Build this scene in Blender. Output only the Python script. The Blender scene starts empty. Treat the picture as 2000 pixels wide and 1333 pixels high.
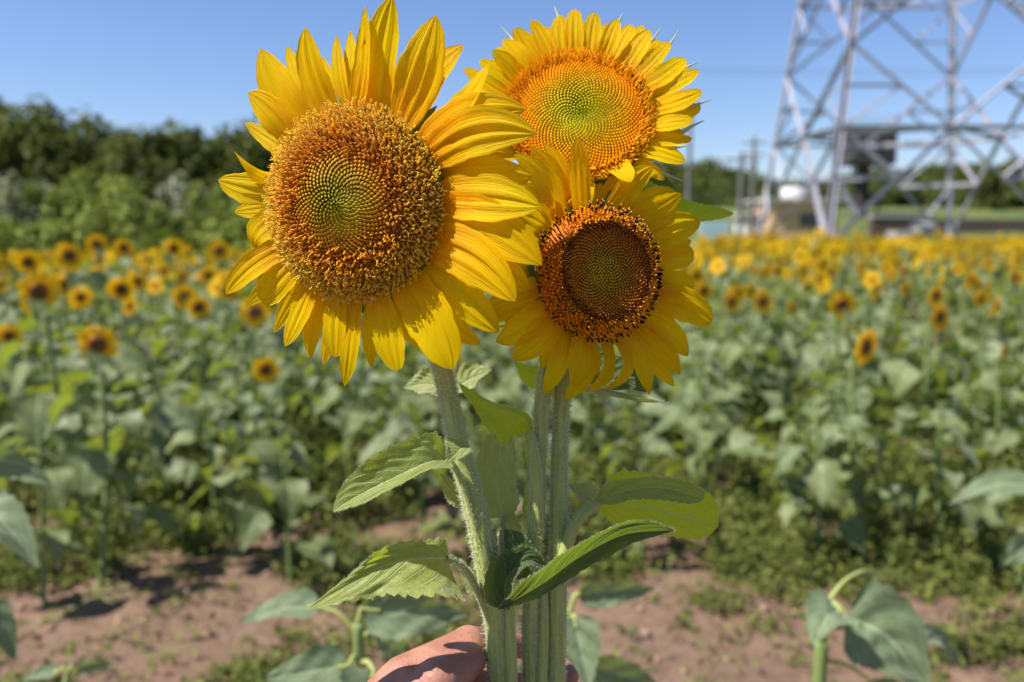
import bpy, math, random
import numpy as np
from mathutils import Vector, Matrix
R_ = math.radians
random.seed(7); rng = np.random.default_rng(7)
S = bpy.context.scene; COL = S.collection
# ---------------------------------------------------------------- camera, sky, sun, exposure
CAMZ = 1.6; PITCH = R_(8.06); FPX = 1667.0
cam = bpy.data.cameras.new('camera'); camo = bpy.data.objects.new('camera', cam); COL.objects.link(camo)
cam.lens = 30.0; cam.sensor_width = 36.0; cam.clip_start = 0.02; cam.clip_end = 3000
camo.location = (0, 0, CAMZ); camo.rotation_euler = (math.pi/2-PITCH, 0, 0)
cam.dof.use_dof = True; cam.dof.focus_distance = 0.565; cam.dof.aperture_fstop = 4.8
S.camera = camo
SUN = Vector((-0.54, -0.15, 0.81)).normalized()
w = bpy.data.worlds.new('World'); S.world = w; w.use_nodes = True
nt = w.node_tree; bg = nt.nodes['Background']
sky = nt.nodes.new('ShaderNodeTexSky'); sky.sky_type = 'NISHITA'; sky.sun_disc = False
sky.sun_elevation = math.asin(SUN.z); sky.sun_rotation = math.atan2(SUN.x, SUN.y)
sky.air_density = 1.0; sky.dust_density = 0.3; sky.ozone_density = 3.0
wm = nt.nodes.new('ShaderNodeMix'); wm.data_type = 'RGBA'; wm.blend_type = 'MULTIPLY'; wm.inputs[0].default_value = 1; wm.inputs[7].default_value = (.84, .90, 1.12, 1)
nt.links.new(sky.outputs[0], wm.inputs[6]); nt.links.new(wm.outputs[2], bg.inputs[0]); bg.inputs[1].default_value = 0.076
sl = bpy.data.lights.new('sun', 'SUN'); sl.energy = 5.0; sl.angle = R_(0.53); sl.color = (1.0, 0.95, 0.86)
so = bpy.data.objects.new('sun', sl); COL.objects.link(so); so.rotation_euler = SUN.to_track_quat('Z', 'Y').to_euler()
S.view_settings.view_transform = 'Standard'; S.view_settings.look = 'None'; S.view_settings.exposure = 0.82; S.view_settings.gamma = 1.0
CAM = np.array([0, 0, CAMZ]); FW = np.array([0, math.cos(PITCH), -math.sin(PITCH)]); UP = np.array([0, math.sin(PITCH), math.cos(PITCH)]); RT = np.array([1., 0, 0])
def ray(px, py): return RT*(px-1000)/FPX - UP*(py-666.5)/FPX + FW
def P(px, py, d): return CAM + ray(px, py)*d
def atY(px, py, Y): r = ray(px, py); return CAM + r*(Y/r[1])
def atZ(px, py, z=0): r = ray(px, py); return CAM + r*((z-CAMZ)/r[2])
def nz(v): v = np.asarray(v, float); return v/np.maximum(np.linalg.norm(v, axis=-1, keepdims=True), 1e-12)
# ---------------------------------------------------------------- materials
class NG:
    def __init__(s, name):
        s.m = bpy.data.materials.new(name); s.m.use_nodes = True; s.t = s.m.node_tree; s.n = s.t.nodes
        s.b = s.n['Principled BSDF']; s.out = s.n['Material Output']
    def set(s, sock, v):
        if hasattr(v, 'is_output'): s.t.links.new(v, sock)
        elif isinstance(v, (tuple, list)) and len(v) == 3 and sock.type == 'RGBA': sock.default_value = (*v, 1)
        else: sock.default_value = v
    def math(s, op, a, b=0, c=None, clamp=False):
        n = s.n.new('ShaderNodeMath'); n.operation = op; n.use_clamp = clamp
        s.set(n.inputs[0], a); s.set(n.inputs[1], b)
        if c is not None: s.set(n.inputs[2], c)
        return n.outputs[0]
    def mix(s, f, a, b, mode='MIX'):
        n = s.n.new('ShaderNodeMix'); n.data_type = 'RGBA'; n.blend_type = mode
        s.set(n.inputs[0], f); s.set(n.inputs[6], a); s.set(n.inputs[7], b); return n.outputs[2]
    def noise(s, scale, detail=3, vec=None, rough=.55, dist=0):
        n = s.n.new('ShaderNodeTexNoise'); n.inputs['Scale'].default_value = scale; n.inputs['Detail'].default_value = detail
        n.inputs['Roughness'].default_value = rough; n.inputs['Distortion'].default_value = dist
        if vec is not None: s.t.links.new(vec, n.inputs['Vector'])
        return n.outputs[0]
    def ramp(s, f, lo, hi, a=0., b=1.):
        n = s.n.new('ShaderNodeMapRange'); n.interpolation_type = 'SMOOTHSTEP'
        s.set(n.inputs[0], f); s.set(n.inputs[1], lo); s.set(n.inputs[2], hi); s.set(n.inputs[3], a); s.set(n.inputs[4], b); return n.outputs[0]
    def coord(s, k='Object'): return s.n.new('ShaderNodeTexCoord').outputs[k]
    def mapping(s, vec, scale):
        n = s.n.new('ShaderNodeMapping'); s.t.links.new(vec, n.inputs[0]); n.inputs['Scale'].default_value = scale; return n.outputs[0]
    def sep(s, vec): n = s.n.new('ShaderNodeSeparateXYZ'); s.t.links.new(vec, n.inputs[0]); return n.outputs
    def attr(s, name): n = s.n.new('ShaderNodeAttribute'); n.attribute_name = name; return n.outputs['Color']
    def rnd(s): return s.n.new('ShaderNodeObjectInfo').outputs['Random']
    def bump(s, h, strength=.3, dist=.01):
        n = s.n.new('ShaderNodeBump'); s.set(n.inputs['Height'], h); n.inputs['Strength'].default_value = strength; n.inputs['Distance'].default_value = dist
        s.t.links.new(n.outputs[0], s.b.inputs['Normal']); return n.outputs[0]
    def base(s, c, rough=.6, spec=.4):
        s.set(s.b.inputs['Base Color'], c); s.set(s.b.inputs['Roughness'], rough); s.b.inputs['Specular IOR Level'].default_value = spec; return s
    def transl(s, c, f=.4, nrm=None):
        t = s.n.new('ShaderNodeBsdfTranslucent'); s.set(t.inputs[0], c)
        if nrm is not None: s.t.links.new(nrm, t.inputs[1])
        m = s.n.new('ShaderNodeMixShader'); s.set(m.inputs[0], f)
        s.t.links.new(s.b.outputs[0], m.inputs[1]); s.t.links.new(t.outputs[0], m.inputs[2]); s.t.links.new(m.outputs[0], s.out.inputs[0]); return s
def m_petal(name, yel, ora, tr):
    g = NG(name); uv = g.coord('UV'); x, y, z = g.sep(uv)
    st = g.noise(1, 4, g.mapping(uv, (26, 1.6, 1)), .6); big = g.noise(3, 2, g.mapping(uv, (1.2, 1.5, 1)))
    f = g.math('MULTIPLY_ADD', g.math('SUBTRACT', big, .5), .5, y)
    c = g.mix(g.ramp(f, .0, .65), ora, yel)
    c = g.mix(g.ramp(st, .42, .7, 0, .28), c, tuple(k*.72 for k in yel))
    c = g.mix(g.math('MULTIPLY', g.rnd(), .22), c, ora)
    g.base(c, .5, .12)
    bn = g.bump(st, .9, .0014)
    g.transl(g.mix(.6, c, tr), .50, bn); return g.m
M = {}
M['petal'] = m_petal('petal_yellow', (.95, .68, .001), (.93, .38, .001), (1., .60, .001))
M['petal_far'] = NG('petal_far').base((.95, .62, .006), .55, .2).transl((1., .60, .004), .4).m
def m_col(name, rough=.45, spec=.5, tr=0):
    g = NG(name); c = g.attr('Col'); g.base(c, rough, spec)
    if tr: g.transl(c, tr)
    return g.m
M['floret'] = m_col('floret', .55, .14, .2)
M['floret_far'] = m_col('seed_disc', .7, .3)
def m_leaf(name, top, pale, tr, veins=6.0, sheen=.25, trf=.38, rough=.55, vein_c=(.42, .50, .24)):
    g = NG(name); uv = g.coord('UV'); x, y, z = g.sep(uv)
    u = g.math('ABSOLUTE', g.math('MULTIPLY_ADD', x, 2, -1))
    wig = g.noise(5, 2, uv)
    mid = g.ramp(u, .015, .05, 1, 0)
    s = g.math('FRACT', g.math('MULTIPLY', g.math('ADD', g.math('MULTIPLY_ADD', g.math('POWER', u, 1.25), -.42, y), g.math('MULTIPLY', wig, .05)), veins))
    d = g.math('ABSOLUTE', g.math('SUBTRACT', s, .5))
    side = g.math('MULTIPLY', g.ramp(d, .0, .065, 1, 0), g.ramp(u, .75, 1, .85, .1))
    v = g.math('MAXIMUM', mid, side)
    vo = g.n.new('ShaderNodeTexVoronoi'); vo.feature = 'DISTANCE_TO_EDGE'; vo.inputs['Scale'].default_value = 15; g.t.links.new(uv, vo.inputs['Vector'])
    net = g.ramp(vo.outputs['Distance'], 0, .07, 1, 0)
    blot = g.noise(4.5, 4, uv)
    c = g.mix(g.ramp(blot, .35, .68), top, pale)
    c = g.mix(g.math('MULTIPLY', net, .22), c, vein_c)
    fine = g.noise(900, 1, g.coord('Object'))
    c = g.mix(g.ramp(fine, .52, .72, 0, .35), c, tuple(min(1, k*1.9) for k in pale))
    spots = g.ramp(g.noise(16, 2, uv), .73, .76, 0, .75)
    c = g.mix(spots, c, (.22, .17, .06))
    c = g.mix(v, c, vein_c)
    g.base(c, rough, .35); g.b.inputs['Sheen Weight'].default_value = sheen; g.b.inputs['Sheen Roughness'].default_value = .45
    h = g.math('ADD', g.math('MULTIPLY_ADD', v, -1.0, g.math('MULTIPLY', net, -.35)), g.math('MULTIPLY', fine, .3))
    bn = g.bump(h, .6, .0011)
    g.transl(g.mix(g.math('MULTIPLY', v, .6), tr, (.5, .55, .15)), trf, bn); return g.m
M['leaf'] = m_leaf('leaf_held', (.15, .20, .035), (.28, .33, .09), (.55, .65, .02))
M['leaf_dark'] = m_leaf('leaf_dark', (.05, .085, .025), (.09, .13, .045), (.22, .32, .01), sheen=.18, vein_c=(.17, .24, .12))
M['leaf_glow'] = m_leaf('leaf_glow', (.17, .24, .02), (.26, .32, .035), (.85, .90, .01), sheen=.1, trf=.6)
M['leaf_pale'] = m_leaf('leaf_pale', (.27, .32, .10), (.38, .41, .17), (.5, .58, .05), sheen=.35, vein_c=(.48, .55, .32))
def m_field():
    g = NG('leaf_field'); uv = g.coord('UV'); x, y, z = g.sep(uv)
    u = g.math('ABSOLUTE', g.math('MULTIPLY_ADD', x, 2, -1))
    s = g.math('ABSOLUTE', g.math('SUBTRACT', g.math('FRACT', g.math('MULTIPLY', g.math('MULTIPLY_ADD', u, -.4, y), 5)), .5))
    v = g.math('MAXIMUM', g.ramp(u, .03, .09, 1, 0), g.math('MULTIPLY', g.ramp(s, 0, .1, 1, 0), .5))
    n = g.noise(7, 3, g.coord('Object')); r = g.rnd()
    c = g.mix(g.ramp(n, .35, .6), (.045, .075, .022), (.19, .22, .115))
    c = g.mix(g.math('MULTIPLY', r, .45), c, (.17, .20, .035))
    c = g.mix(v, c, (.28, .36, .18))
    g.base(c, .52, .35); g.b.inputs['Sheen Weight'].default_value = .12
    bn = g.bump(v, .5, .003)
    g.transl((.36, .44, .03), .30, bn); return g.m
M['leaf_field'] = m_field()
def m_stem(name, a, b, hairc=.2):
    g = NG(name); uv = g.coord('UV'); st = g.noise(1, 3, g.mapping(uv, (22, 2.5, 1)), .6)
    sp = g.noise(700, 1, g.coord('Object')); bl = g.noise(30, 3, g.coord('Object'))
    c = g.mix(g.ramp(st, .3, .7), a, b); c = g.mix(g.ramp(bl, .35, .75, 0, .4), c, (a[0]*1.25, a[1]*.95, a[2]*.6)); c = g.mix(g.ramp(sp, .5, .8, 0, .2), c, (.5, .56, .36))
    g.base(c, .55, .35); g.b.inputs['Sheen Weight'].default_value = .3; g.b.inputs['Subsurface Weight'].default_value = 0
    g.bump(st, .7, .0012); return g.m
M['stem'] = m_stem('stem_held', (.26, .31, .05), (.42, .46, .13))
M['stem_field'] = NG('stem_field').base((.17, .23, .07), .6).m
M['hair'] = NG('stem_hair').base((.62, .66, .48), .5, .4).transl((.6, .65, .4), .4).m
M['bract'] = NG('bract').base((.09, .17, .035), .6).transl((.2, .36, .03), .3).m
M['bract_tip'] = NG('bract_tip').base((.45, .5, .32), .6).transl((.5, .55, .3), .3).m
def m_crown(name, a, b, tr, f=.25):
    g = NG(name); c = g.mix(g.attr('Col'), a, b, 'MIX'); g.base(c, .5, .4); g.transl(g.mix(.5, c, tr), f); return g.m
def attrfac(name, a, b, tr, f=.25, rough=.7):
    g = NG(name); n = g.n.new('ShaderNodeAttribute'); n.attribute_name = 'Col'; c = g.mix(n.outputs['Fac'], a, b); g.base(c, rough, .18); g.transl(g.mix(.5, c, tr), f); return g.m
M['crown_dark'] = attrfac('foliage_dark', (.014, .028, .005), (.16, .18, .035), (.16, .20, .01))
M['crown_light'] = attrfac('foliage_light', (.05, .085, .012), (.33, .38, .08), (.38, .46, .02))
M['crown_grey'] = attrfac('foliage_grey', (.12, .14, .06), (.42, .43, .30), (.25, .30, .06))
M['weed'] = attrfac('weed_green', (.045, .075, .014), (.22, .235, .055), (.25, .29, .03))
M['bark'] = NG('bark').base((.08, .06, .045), .9).m
def m_ground():
    g = NG('soil'); o = g.coord('Object'); x, y, z = g.sep(o)
    n1 = g.noise(1.3, 5, o); n2 = g.noise(14, 6, o, .7); n3 = g.noise(90, 3, o, .7)
    c = g.mix(g.ramp(n2, .3, .7), (.10, .062, .044), (.235, .15, .105))
    c = g.mix(g.ramp(n3, .35, .7, 0, .5), c, (.30, .20, .14)); c = g.mix(g.ramp(n1, .35, .65, 0, .55), c, (.20, .12, .08))
    gr = g.mix(g.ramp(g.noise(.9, 5, o), .35, .7), (.07, .12, .025), (.20, .22, .07))
    mask = g.ramp(g.noise(2.4, 5, o, .65), .56, .66, 0, .55)
    c = g.mix(mask, c, gr)
    c = g.mix(g.ramp(y, 24, 30), c, gr); c = g.mix(g.ramp(n3, .7, .76, 0, .3), c, (.05, .035, .025))
    g.base(c, .95, .15); g.bump(g.math('ADD', n2, g.math('MULTIPLY', n3, .4)), .8, .03); return g.m
M['soil'] = m_ground()
# ---------------------------------------------------------------- mesh helpers
ORG = np.zeros(3)
def tag(o, label=None, cat=None, group=None, kind=None):
    for k, v in (('label', label), ('category', cat), ('group', group), ('kind', kind)):
        if v: o[k] = v
    return o
def empty(name, loc, label, cat, group=None):
    o = bpy.data.objects.new(name, None); COL.objects.link(o); o.location = loc; o.empty_display_size = .1
    return tag(o, label, cat, group)
def mesh(name, V, F, mat, uv=None, col=None, smooth=True):
    V = np.asarray(V, float); me = bpy.data.meshes.new(name)
    Fs = [np.asarray(f) for f in (F if isinstance(F, list) and len(F) and isinstance(F[0], np.ndarray) and F[0].ndim == 2 else [np.asarray(F)])]
    me.vertices.add(len(V)); me.vertices.foreach_set('co', V.ravel())
    loops = np.concatenate([f.ravel() for f in Fs]).astype(np.int32)
    sizes = np.concatenate([np.full(len(f), f.shape[1]) for f in Fs])
    me.loops.add(len(loops)); me.loops.foreach_set('vertex_index', loops)
    me.polygons.add(len(sizes)); me.polygons.foreach_set('loop_start', np.concatenate([[0], np.cumsum(sizes)[:-1]]).astype(np.int32))
    me.update(calc_edges=True)
    if uv is not None:
        l = me.uv_layers.new(name='UVMap'); l.data.foreach_set('uv', np.asarray(uv, float)[loops].ravel())
    if col is not None:
        c = me.color_attributes.new('Col', 'FLOAT_COLOR', 'POINT'); a = np.ones((len(V), 4)); col = np.asarray(col, float)
        a[:, :3] = col if col.ndim == 2 else col[:, None]; c.data.foreach_set('color', a.ravel())
    me.polygons.foreach_set('use_smooth', np.full(len(sizes), smooth)); me.materials.append(mat); me.validate(); return me
def obj(name, me, parent=None, **k):
    o = bpy.data.objects.new(name, me); COL.objects.link(o)
    if parent is not None: o.parent = parent
    return tag(o, **k) if k else o
def grid_faces(n, m, wrap=False):
    i = np.arange(n-1)[:, None]; j = np.arange(m if wrap else m-1)[None, :]; j2 = (j+1) % m
    a = i*m+j; b = i*m+j2; return np.stack([a, b, b+m, a+m], -1).reshape(-1, 4)
class MB:
    def __init__(s): s.V = []; s.F = {3: [], 4: []}; s.U = []; s.C = []; s.n = 0
    def add(s, V, F, uv=None, col=None):
        V = np.asarray(V, float); F = np.asarray(F)
        s.V.append(V); s.F[F.shape[1]].append(F+s.n); s.n += len(V)
        s.U.append(np.zeros((len(V), 2)) if uv is None else uv)
        c = np.ones((len(V), 3)) if col is None else (np.tile(col, (len(V), 1)) if np.ndim(col) == 1 and len(col) == 3 and len(V) != 3 or np.ndim(col) == 1 and len(col) == 3 else np.repeat(np.asarray(col, float).reshape(-1, 1), 3, 1) if np.ndim(col) <= 1 else col)
        if len(c) == 1: c = np.repeat(c, len(V), 0)
        s.C.append(c)
    def mesh(s, name, mat, smooth=True):
        return mesh(name, np.concatenate(s.V), [np.concatenate(f) for f in s.F.values() if f], mat, np.concatenate(s.U), np.concatenate(s.C), smooth)
def catmull(pts, n):
    pts = np.asarray(pts, float)
    if len(pts) == 2: t = np.linspace(0, 1, n)[:, None]; return pts[0]*(1-t)+pts[1]*t
    q = np.vstack([2*pts[0]-pts[1], pts, 2*pts[-1]-pts[-2]]); t = np.linspace(0, len(pts)-1-1e-9, n); k = t.astype(int); f = (t-k)[:, None]
    a, b, c, d = q[k], q[k+1], q[k+2], q[k+3]
    return .5*((2*b)+(-a+c)*f+(2*a-5*b+4*c-d)*f*f+(-a+3*b-3*c+d)*f**3)
def tangents(C): return nz(np.gradient(C, axis=0))
def tube(C, r, m=12, ridges=0, amp=.0, cap=True):
    C = np.asarray(C, float); n = len(C); r = np.broadcast_to(r, n); T = tangents(C); a = np.array([0, 1., 0]) if abs(T[0][1]) < .8 else np.array([1., 0, 0])
    X = nz(np.cross(T, a)); Y = np.cross(T, X); th = np.arange(m)*2*math.pi/m
    rr = 1+amp*np.cos(th*ridges)
    V = C[:, None]+r[:, None, None]*rr[None, :, None]*(X[:, None]*np.cos(th)[None, :, None]+Y[:, None]*np.sin(th)[None, :, None])
    L = np.concatenate([[0], np.cumsum(np.linalg.norm(np.diff(C, axis=0), axis=1))])
    uv = np.stack([np.tile(th/(2*math.pi), (n, 1)), np.repeat(L[:, None]*10, m, 1)], -1)
    V = V.reshape(-1, 3); F = grid_faces(n, m, True)
    return V, F, uv.reshape(-1, 2)
def boxbar(p, q, w, d=None):
    p = np.asarray(p, float); q = np.asarray(q, float); d = d or w; t = nz(q-p); a = np.array([0, 0, 1.]) if abs(t[2]) < .9 else np.array([0, 1., 0])
    x = nz(np.cross(t, a)); y = np.cross(x, t); V = [c+x*sx*w/2+y*sy*d/2 for c in (p, q) for sx, sy in ((-1, -1), (1, -1), (1, 1), (-1, 1))]
    return np.array(V), np.array([[0, 1, 2, 3], [7, 6, 5, 4], [0, 4, 5, 1], [1, 5, 6, 2], [2, 6, 7, 3], [3, 7, 4, 0]])
def box(lo, hi):
    lo = np.array(lo, float); hi = np.array(hi, float); x0, y0, z0 = lo; x1, y1, z1 = hi
    V = np.array([[x0, y0, z0], [x1, y0, z0], [x1, y1, z0], [x0, y1, z0], [x0, y0, z1], [x1, y0, z1], [x1, y1, z1], [x0, y1, z1]])
    return V, np.array([[3, 2, 1, 0], [4, 5, 6, 7], [0, 1, 5, 4], [1, 2, 6, 5], [2, 3, 7, 6], [3, 0, 4, 7]])
def sheet(C, N, wl, wr, nu, fold=0., curl=0., twist=0., bump=None, edge=None, roll=None):
    """grid strip along centreline C, N facing vector(s); wl, wr half widths per row"""
    n = len(C); T = tangents(C); N = np.broadcast_to(np.asarray(N, float), (n, 3)); t = np.linspace(0, 1, n)
    A = nz(np.cross(T, N)); Nn = np.cross(A, T); ang = (twist*t if roll is None else roll)
    ang = np.broadcast_to(ang, n)[:, None]; A, Nn = A*np.cos(ang)+Nn*np.sin(ang), Nn*np.cos(ang)-A*np.sin(ang)
    u = np.linspace(-1, 1, nu); hw = np.where(u[None, :] < 0, np.asarray(wl)[:, None], np.asarray(wr)[:, None])
    if edge is not None: hw = hw*(1+edge(u[None, :]*np.ones((n, 1)), t[:, None]*np.ones((1, nu))))
    a = u[None, :]*hw; cf = np.broadcast_to(fold, n)[:, None]; k = np.broadcast_to(curl, n)[:, None]+1e-6
    ax = np.sin(np.clip(np.abs(a)*k, -3, 3))/k*np.sign(a); an = (1-np.cos(np.clip(a*k, -3, 3)))/k
    X = ax*np.cos(cf)-an*np.sin(cf)*np.sign(a); Z = np.abs(ax)*np.sin(cf)+an*np.cos(cf)
    if bump is not None: Z = Z+bump(u[None, :]*np.ones((n, 1)), t[:, None]*np.ones((1, nu)))
    V = C[:, None]+A[:, None]*X[..., None]+Nn[:, None]*Z[..., None]
    uv = np.stack([np.tile(u*.5+.5, (n, 1)), np.repeat(t[:, None], nu, 1)], -1)
    return V.reshape(-1, 3), grid_faces(n, nu), uv.reshape(-1, 2)
# ---------------------------------------------------------------- petals
TP = [0, .08, .25, .45, .62, .78, .9, .965, 1]
def petal(name, parent, B, T, N, w, bow=0., arch=.06, tipcurl=0., twist=0., cup=.35, blunt=0., lean=0., mat='petal'):
    L = np.linalg.norm(T-B); t = np.linspace(0, 1, 30); D = nz(T-B); Sd = nz(np.cross(D, N))
    C = B+(T-B)*t[:, None]+Sd*(bow*L*4*t*(1-t))[:, None]+N*(arch*L*4*t*(1-t))[:, None]
    q = np.clip((t-.7)/.3, 0, 1); C = C+N*(tipcurl*L*q*q)[:, None]
    WP = np.array([.42, .56, .84, 1, .97, .78, .48, .22, .015]); WP = WP*(1-blunt)+blunt*np.array([.5, .65, .9, 1, 1.02, .95, .78, .52, .03])
    w = w*1.12; hw = np.interp(t, TP, WP)*w/2; ph = random.uniform(0, 6); ra = random.uniform(.6, 1.4)
    def bump(u, t):
        env = np.sin(np.pi*np.clip(t, 0, 1))**.6
        ridge = np.exp(-((u-.28)/.13)**2)+np.exp(-((u+.28)/.13)**2)
        return w*env*(.055*ridge*ra+.018*np.cos(u*22+ph)+.04*np.sin(t*7+ph)*u)
    def edge(u, t): return (np.abs(u) > .85)*(.035*np.sin(t*19+ph+u*3)+.02*np.sin(t*43+ph*2))
    V, F, uv = sheet(C, N, hw, hw, 17, fold=.0, curl=np.interp(t, [0, .3, 1], [3.2, 2.0*cup/.35, 2.6*cup/.35])*.45/w*.6, twist=twist, bump=bump, edge=edge, roll=lean+twist*t)
    return obj(name, mesh(name, V-ORG, F, M[mat], uv), parent)
# ---------------------------------------------------------------- floret templates (z = outward)
def revolve(prof, m=6, lean=0.):
    V = []
    for k, (r, z) in enumerate(prof):
        for j in range(m):
            a = j*2*math.pi/m+k*.0; V.append((r*math.cos(a)-lean*z*z, r*math.sin(a), z))
    return np.array(V), grid_faces(len(prof), m, True)
def T_bud(h=1., lean=.25): return revolve([(.30, -.3), (.50, .1), (.52, .45*h), (.38, .8*h), (.16, 1.1*h), (.01, 1.3*h)], 6, lean)
def curl_style(side, h, s=.5, r=.075):
    t = np.linspace(0, 1, 8); a = t*random.uniform(3.3, 4.8)
    x = side*(.05+s*.5*np.sin(a)*(.4+.6*t)+t*.15); z = h+s*.75*(1-np.cos(a))*.55+t*.05
    y = np.sin(t*3)*.14*side*random.uniform(-1, 1)
    V, F, _ = tube(np.stack([x, y, z], 1), np.linspace(r*1.3, r*.8, 8), 4); return V, F
def place(mb, tv, tf, pos, Rm, scale, col):
    """tile a template: pos (k,3), Rm (k,3,3), scale (k,), col (k,3) or (k,nv,3)"""
    k = len(pos)
    if k == 0: return
    V = np.einsum('kij,vj->kvi', Rm*scale[:, None, None], tv)+pos[:, None]
    F = (tf[None]+(np.arange(k)*len(tv))[:, None, None]).reshape(-1, tf.shape[1])
    C = np.repeat(col[:, None], len(tv), 1) if col.ndim == 2 else col
    mb.add(V.reshape(-1, 3), F, None, C.reshape(-1, 3))
def lerp_cols(x, xs, cs):
    cs = np.array(cs, float); return np.stack([np.interp(x, xs, cs[:, i]) for i in range(3)], -1)
class Head:
    def __init__(s, px, py, d, Rpx, yaw, pit, roll=0, dome=.28):
        s.c = P(px, py, d); s.d = d; s.mm = d/FPX; s.R = Rpx*s.mm
        v = nz(CAM-s.c); r = nz(np.cross(UP, v))      # r points to image right
        u = np.cross(v, r); s.v = v
        s.n = nz(v+r*math.tan(yaw)+u*math.tan(pit)); s.e1 = nz(r-s.n*np.dot(r, s.n)); s.e2 = np.cross(s.n, s.e1); s.dome = dome
    def ip(s, px, py, off=0.):
        r = ray(px, py); c = s.c+s.n*off; return CAM+r*(np.dot(c-CAM, s.n)/np.dot(r, s.n))
    def petal(s, parent, bx, by, tx, ty, w, f=0., layer=0, **k):
        B = s.ip(bx, by); B = s.c+(B-s.c)*.80 - s.n*(.006+.005*layer+random.uniform(-.0015, .0015))
        T = s.ip(tx, ty, f-.006*layer+random.uniform(-.003, .003))
        return petal('petal', parent, B, T, s.n, w*s.mm*getattr(s, 'ws', .97), **k)
def make_disc(h, parent, N, prof, style):
    """prof(rr)->height fraction of R"""
    k = np.arange(N)+.5; rr = np.sqrt(k/N); th = k*2.399963
    def surf(rr, th): return h.c+h.R*(rr*np.cos(th))[:, None]*h.e1+h.R*(rr*np.sin(th))[:, None]*h.e2+h.n*(h.R*prof(rr))[:, None]
    # receptacle surface
    a = np.linspace(.001, 1.0, 26); b = np.arange(48)*2*math.pi/48; A, Bb = np.meshgrid(a, b, indexing='ij')
    V = surf(A.ravel(), Bb.ravel()); back = []
    for rr2, z in ((1.02, -.10), (.9, -.22), (.6, -.32), (.3, -.38), (.12, -.45)):
        back.append(h.c+h.R*rr2*(np.cos(b)[:, None]*h.e1+np.sin(b)[:, None]*h.e2)+h.n*h.R*z)
    mb = MB(); col = lerp_cols(A.ravel(), [0, .3, .6, 1], style['base']); mb.add(V, grid_faces(26, 48, True), None, col)
    Vb = np.concatenate([V[-48:]]+back); mb.add(Vb, grid_faces(6, 48, True), None, np.array([.13, .2, .05]))
    pos = surf(rr, th); dr = 1e-3; slope = (prof(rr+dr)-prof(rr-dr))/(2*dr)
    rad = np.cos(th)[:, None]*h.e1+np.sin(th)[:, None]*h.e2
    nn = nz(h.n-rad*slope[:, None]); sc = h.R*math.sqrt(math.pi/N)*1.0
    style['fill'](mb, h, rr, th, pos, nn, rad, sc, N)
    return obj('flower_disc', mesh('flower_disc', np.concatenate(mb.V)-ORG, [np.concatenate(mb.F[4])]+([np.concatenate(mb.F[3])] if mb.F[3] else []), M['floret'], None, np.concatenate(mb.C)), parent)
def mats(nn, rad, tilt=0., jit=.1):
    k = len(nn); Z = nz(nn+rad*np.broadcast_to(tilt, k)[:, None]+rng.normal(0, jit, (k, 3))); X = nz(rad-Z*(rad*Z).sum(1)[:, None]); Y = np.cross(Z, X)
    return np.stack([X, Y, Z], -1)
def jcol(c, a=.12): return np.clip(c*(1+rng.normal(0, a, (len(c), 1)))+rng.normal(0, a*.1, c.shape)*c.mean(), 0, 1)
def fill_big(mb, h, rr, th, pos, nn, rad, sc, N):
    Rm = mats(nn, rad, -.15*(rr < .5), .05)
    i = rr < .62
    c = jcol(lerp_cols(rr, [0, .16, .32, .45, .6], [(.27, .23, .015), (.30, .24, .015), (.40, .25, .015), (.52, .25, .02), (.52, .18, .02)]))
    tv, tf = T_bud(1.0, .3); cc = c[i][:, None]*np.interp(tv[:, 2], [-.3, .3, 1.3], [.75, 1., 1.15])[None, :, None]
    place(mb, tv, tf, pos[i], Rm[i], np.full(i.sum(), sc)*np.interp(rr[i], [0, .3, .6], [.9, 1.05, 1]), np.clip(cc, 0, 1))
    # anther tubes
    p = np.clip((rr-.42)/.2, 0, 1); i = rng.random(N) < p
    tv, tf = revolve([(.22, 0), (.27, .8), (.30, 1.5), (.22, 2.0), (.04, 2.15)], 6, 0)
    c = lerp_cols(rr, [.4, .65, .8, 1.0], [(.70, .32, .02), (.70, .31, .02), (.78, .46, .03), (.86, .56, .03)]); c = jcol(c, .2)
    h1 = rng.uniform(.75, 1.25, N)
    place(mb, tv, tf, pos[i], mats(nn, rad, .15, .22)[i], (h1*sc)[i], c[i])
    # curly styles
    for v in range(10):
        tv, tf = curl_style(1, 1.9, random.uniform(.45, .75)); tv2, tf2 = curl_style(-1, 1.9, random.uniform(.45, .75))
        i = (rng.random(N) < np.clip((rr-.52)/.2, 0, 1)*.98) & (np.arange(N) % 10 == v)
        rot = mats(nn, nz(rad+rng.normal(0, 1.2, (N, 3))), .0, .22)
        c = jcol(lerp_cols(rr, [.5, .7, .85, 1], [(.80, .30, .03), (.88, .44, .04), (.95, .60, .06), (.98, .66, .07)]), .2)
        for a, b in ((tv, tf), (tv2, tf2)): place(mb, a, b, pos[i], rot[i], (h1*sc*1.2)[i], c[i])
        # extra fuzz of florets between, on the outer band
    K = 900; rr2 = np.sqrt(rng.uniform(.45, 1.04, K)); th2 = rng.uniform(0, 2*math.pi, K)
    rd = np.cos(th2)[:, None]*h.e1+np.sin(th2)[:, None]*h.e2; ps = h.c+h.R*rr2[:, None]*rd+h.n*(h.R*h.prof(np.minimum(rr2, 1)))[:, None]
    for v in range(6):
        tv, tf = curl_style(1, 2.0, random.uniform(.5, .8), .085); i = np.arange(K) % 6 == v
        place(mb, tv, tf, ps[i], mats(nz(h.n+rd*.5), nz(rd+rng.normal(0, 1, (K, 3))), .2, .3)[i], np.full(i.sum(), sc*1.1), jcol(np.tile([.82, .50, .06], (K, 1)), .2)[i])
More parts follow.
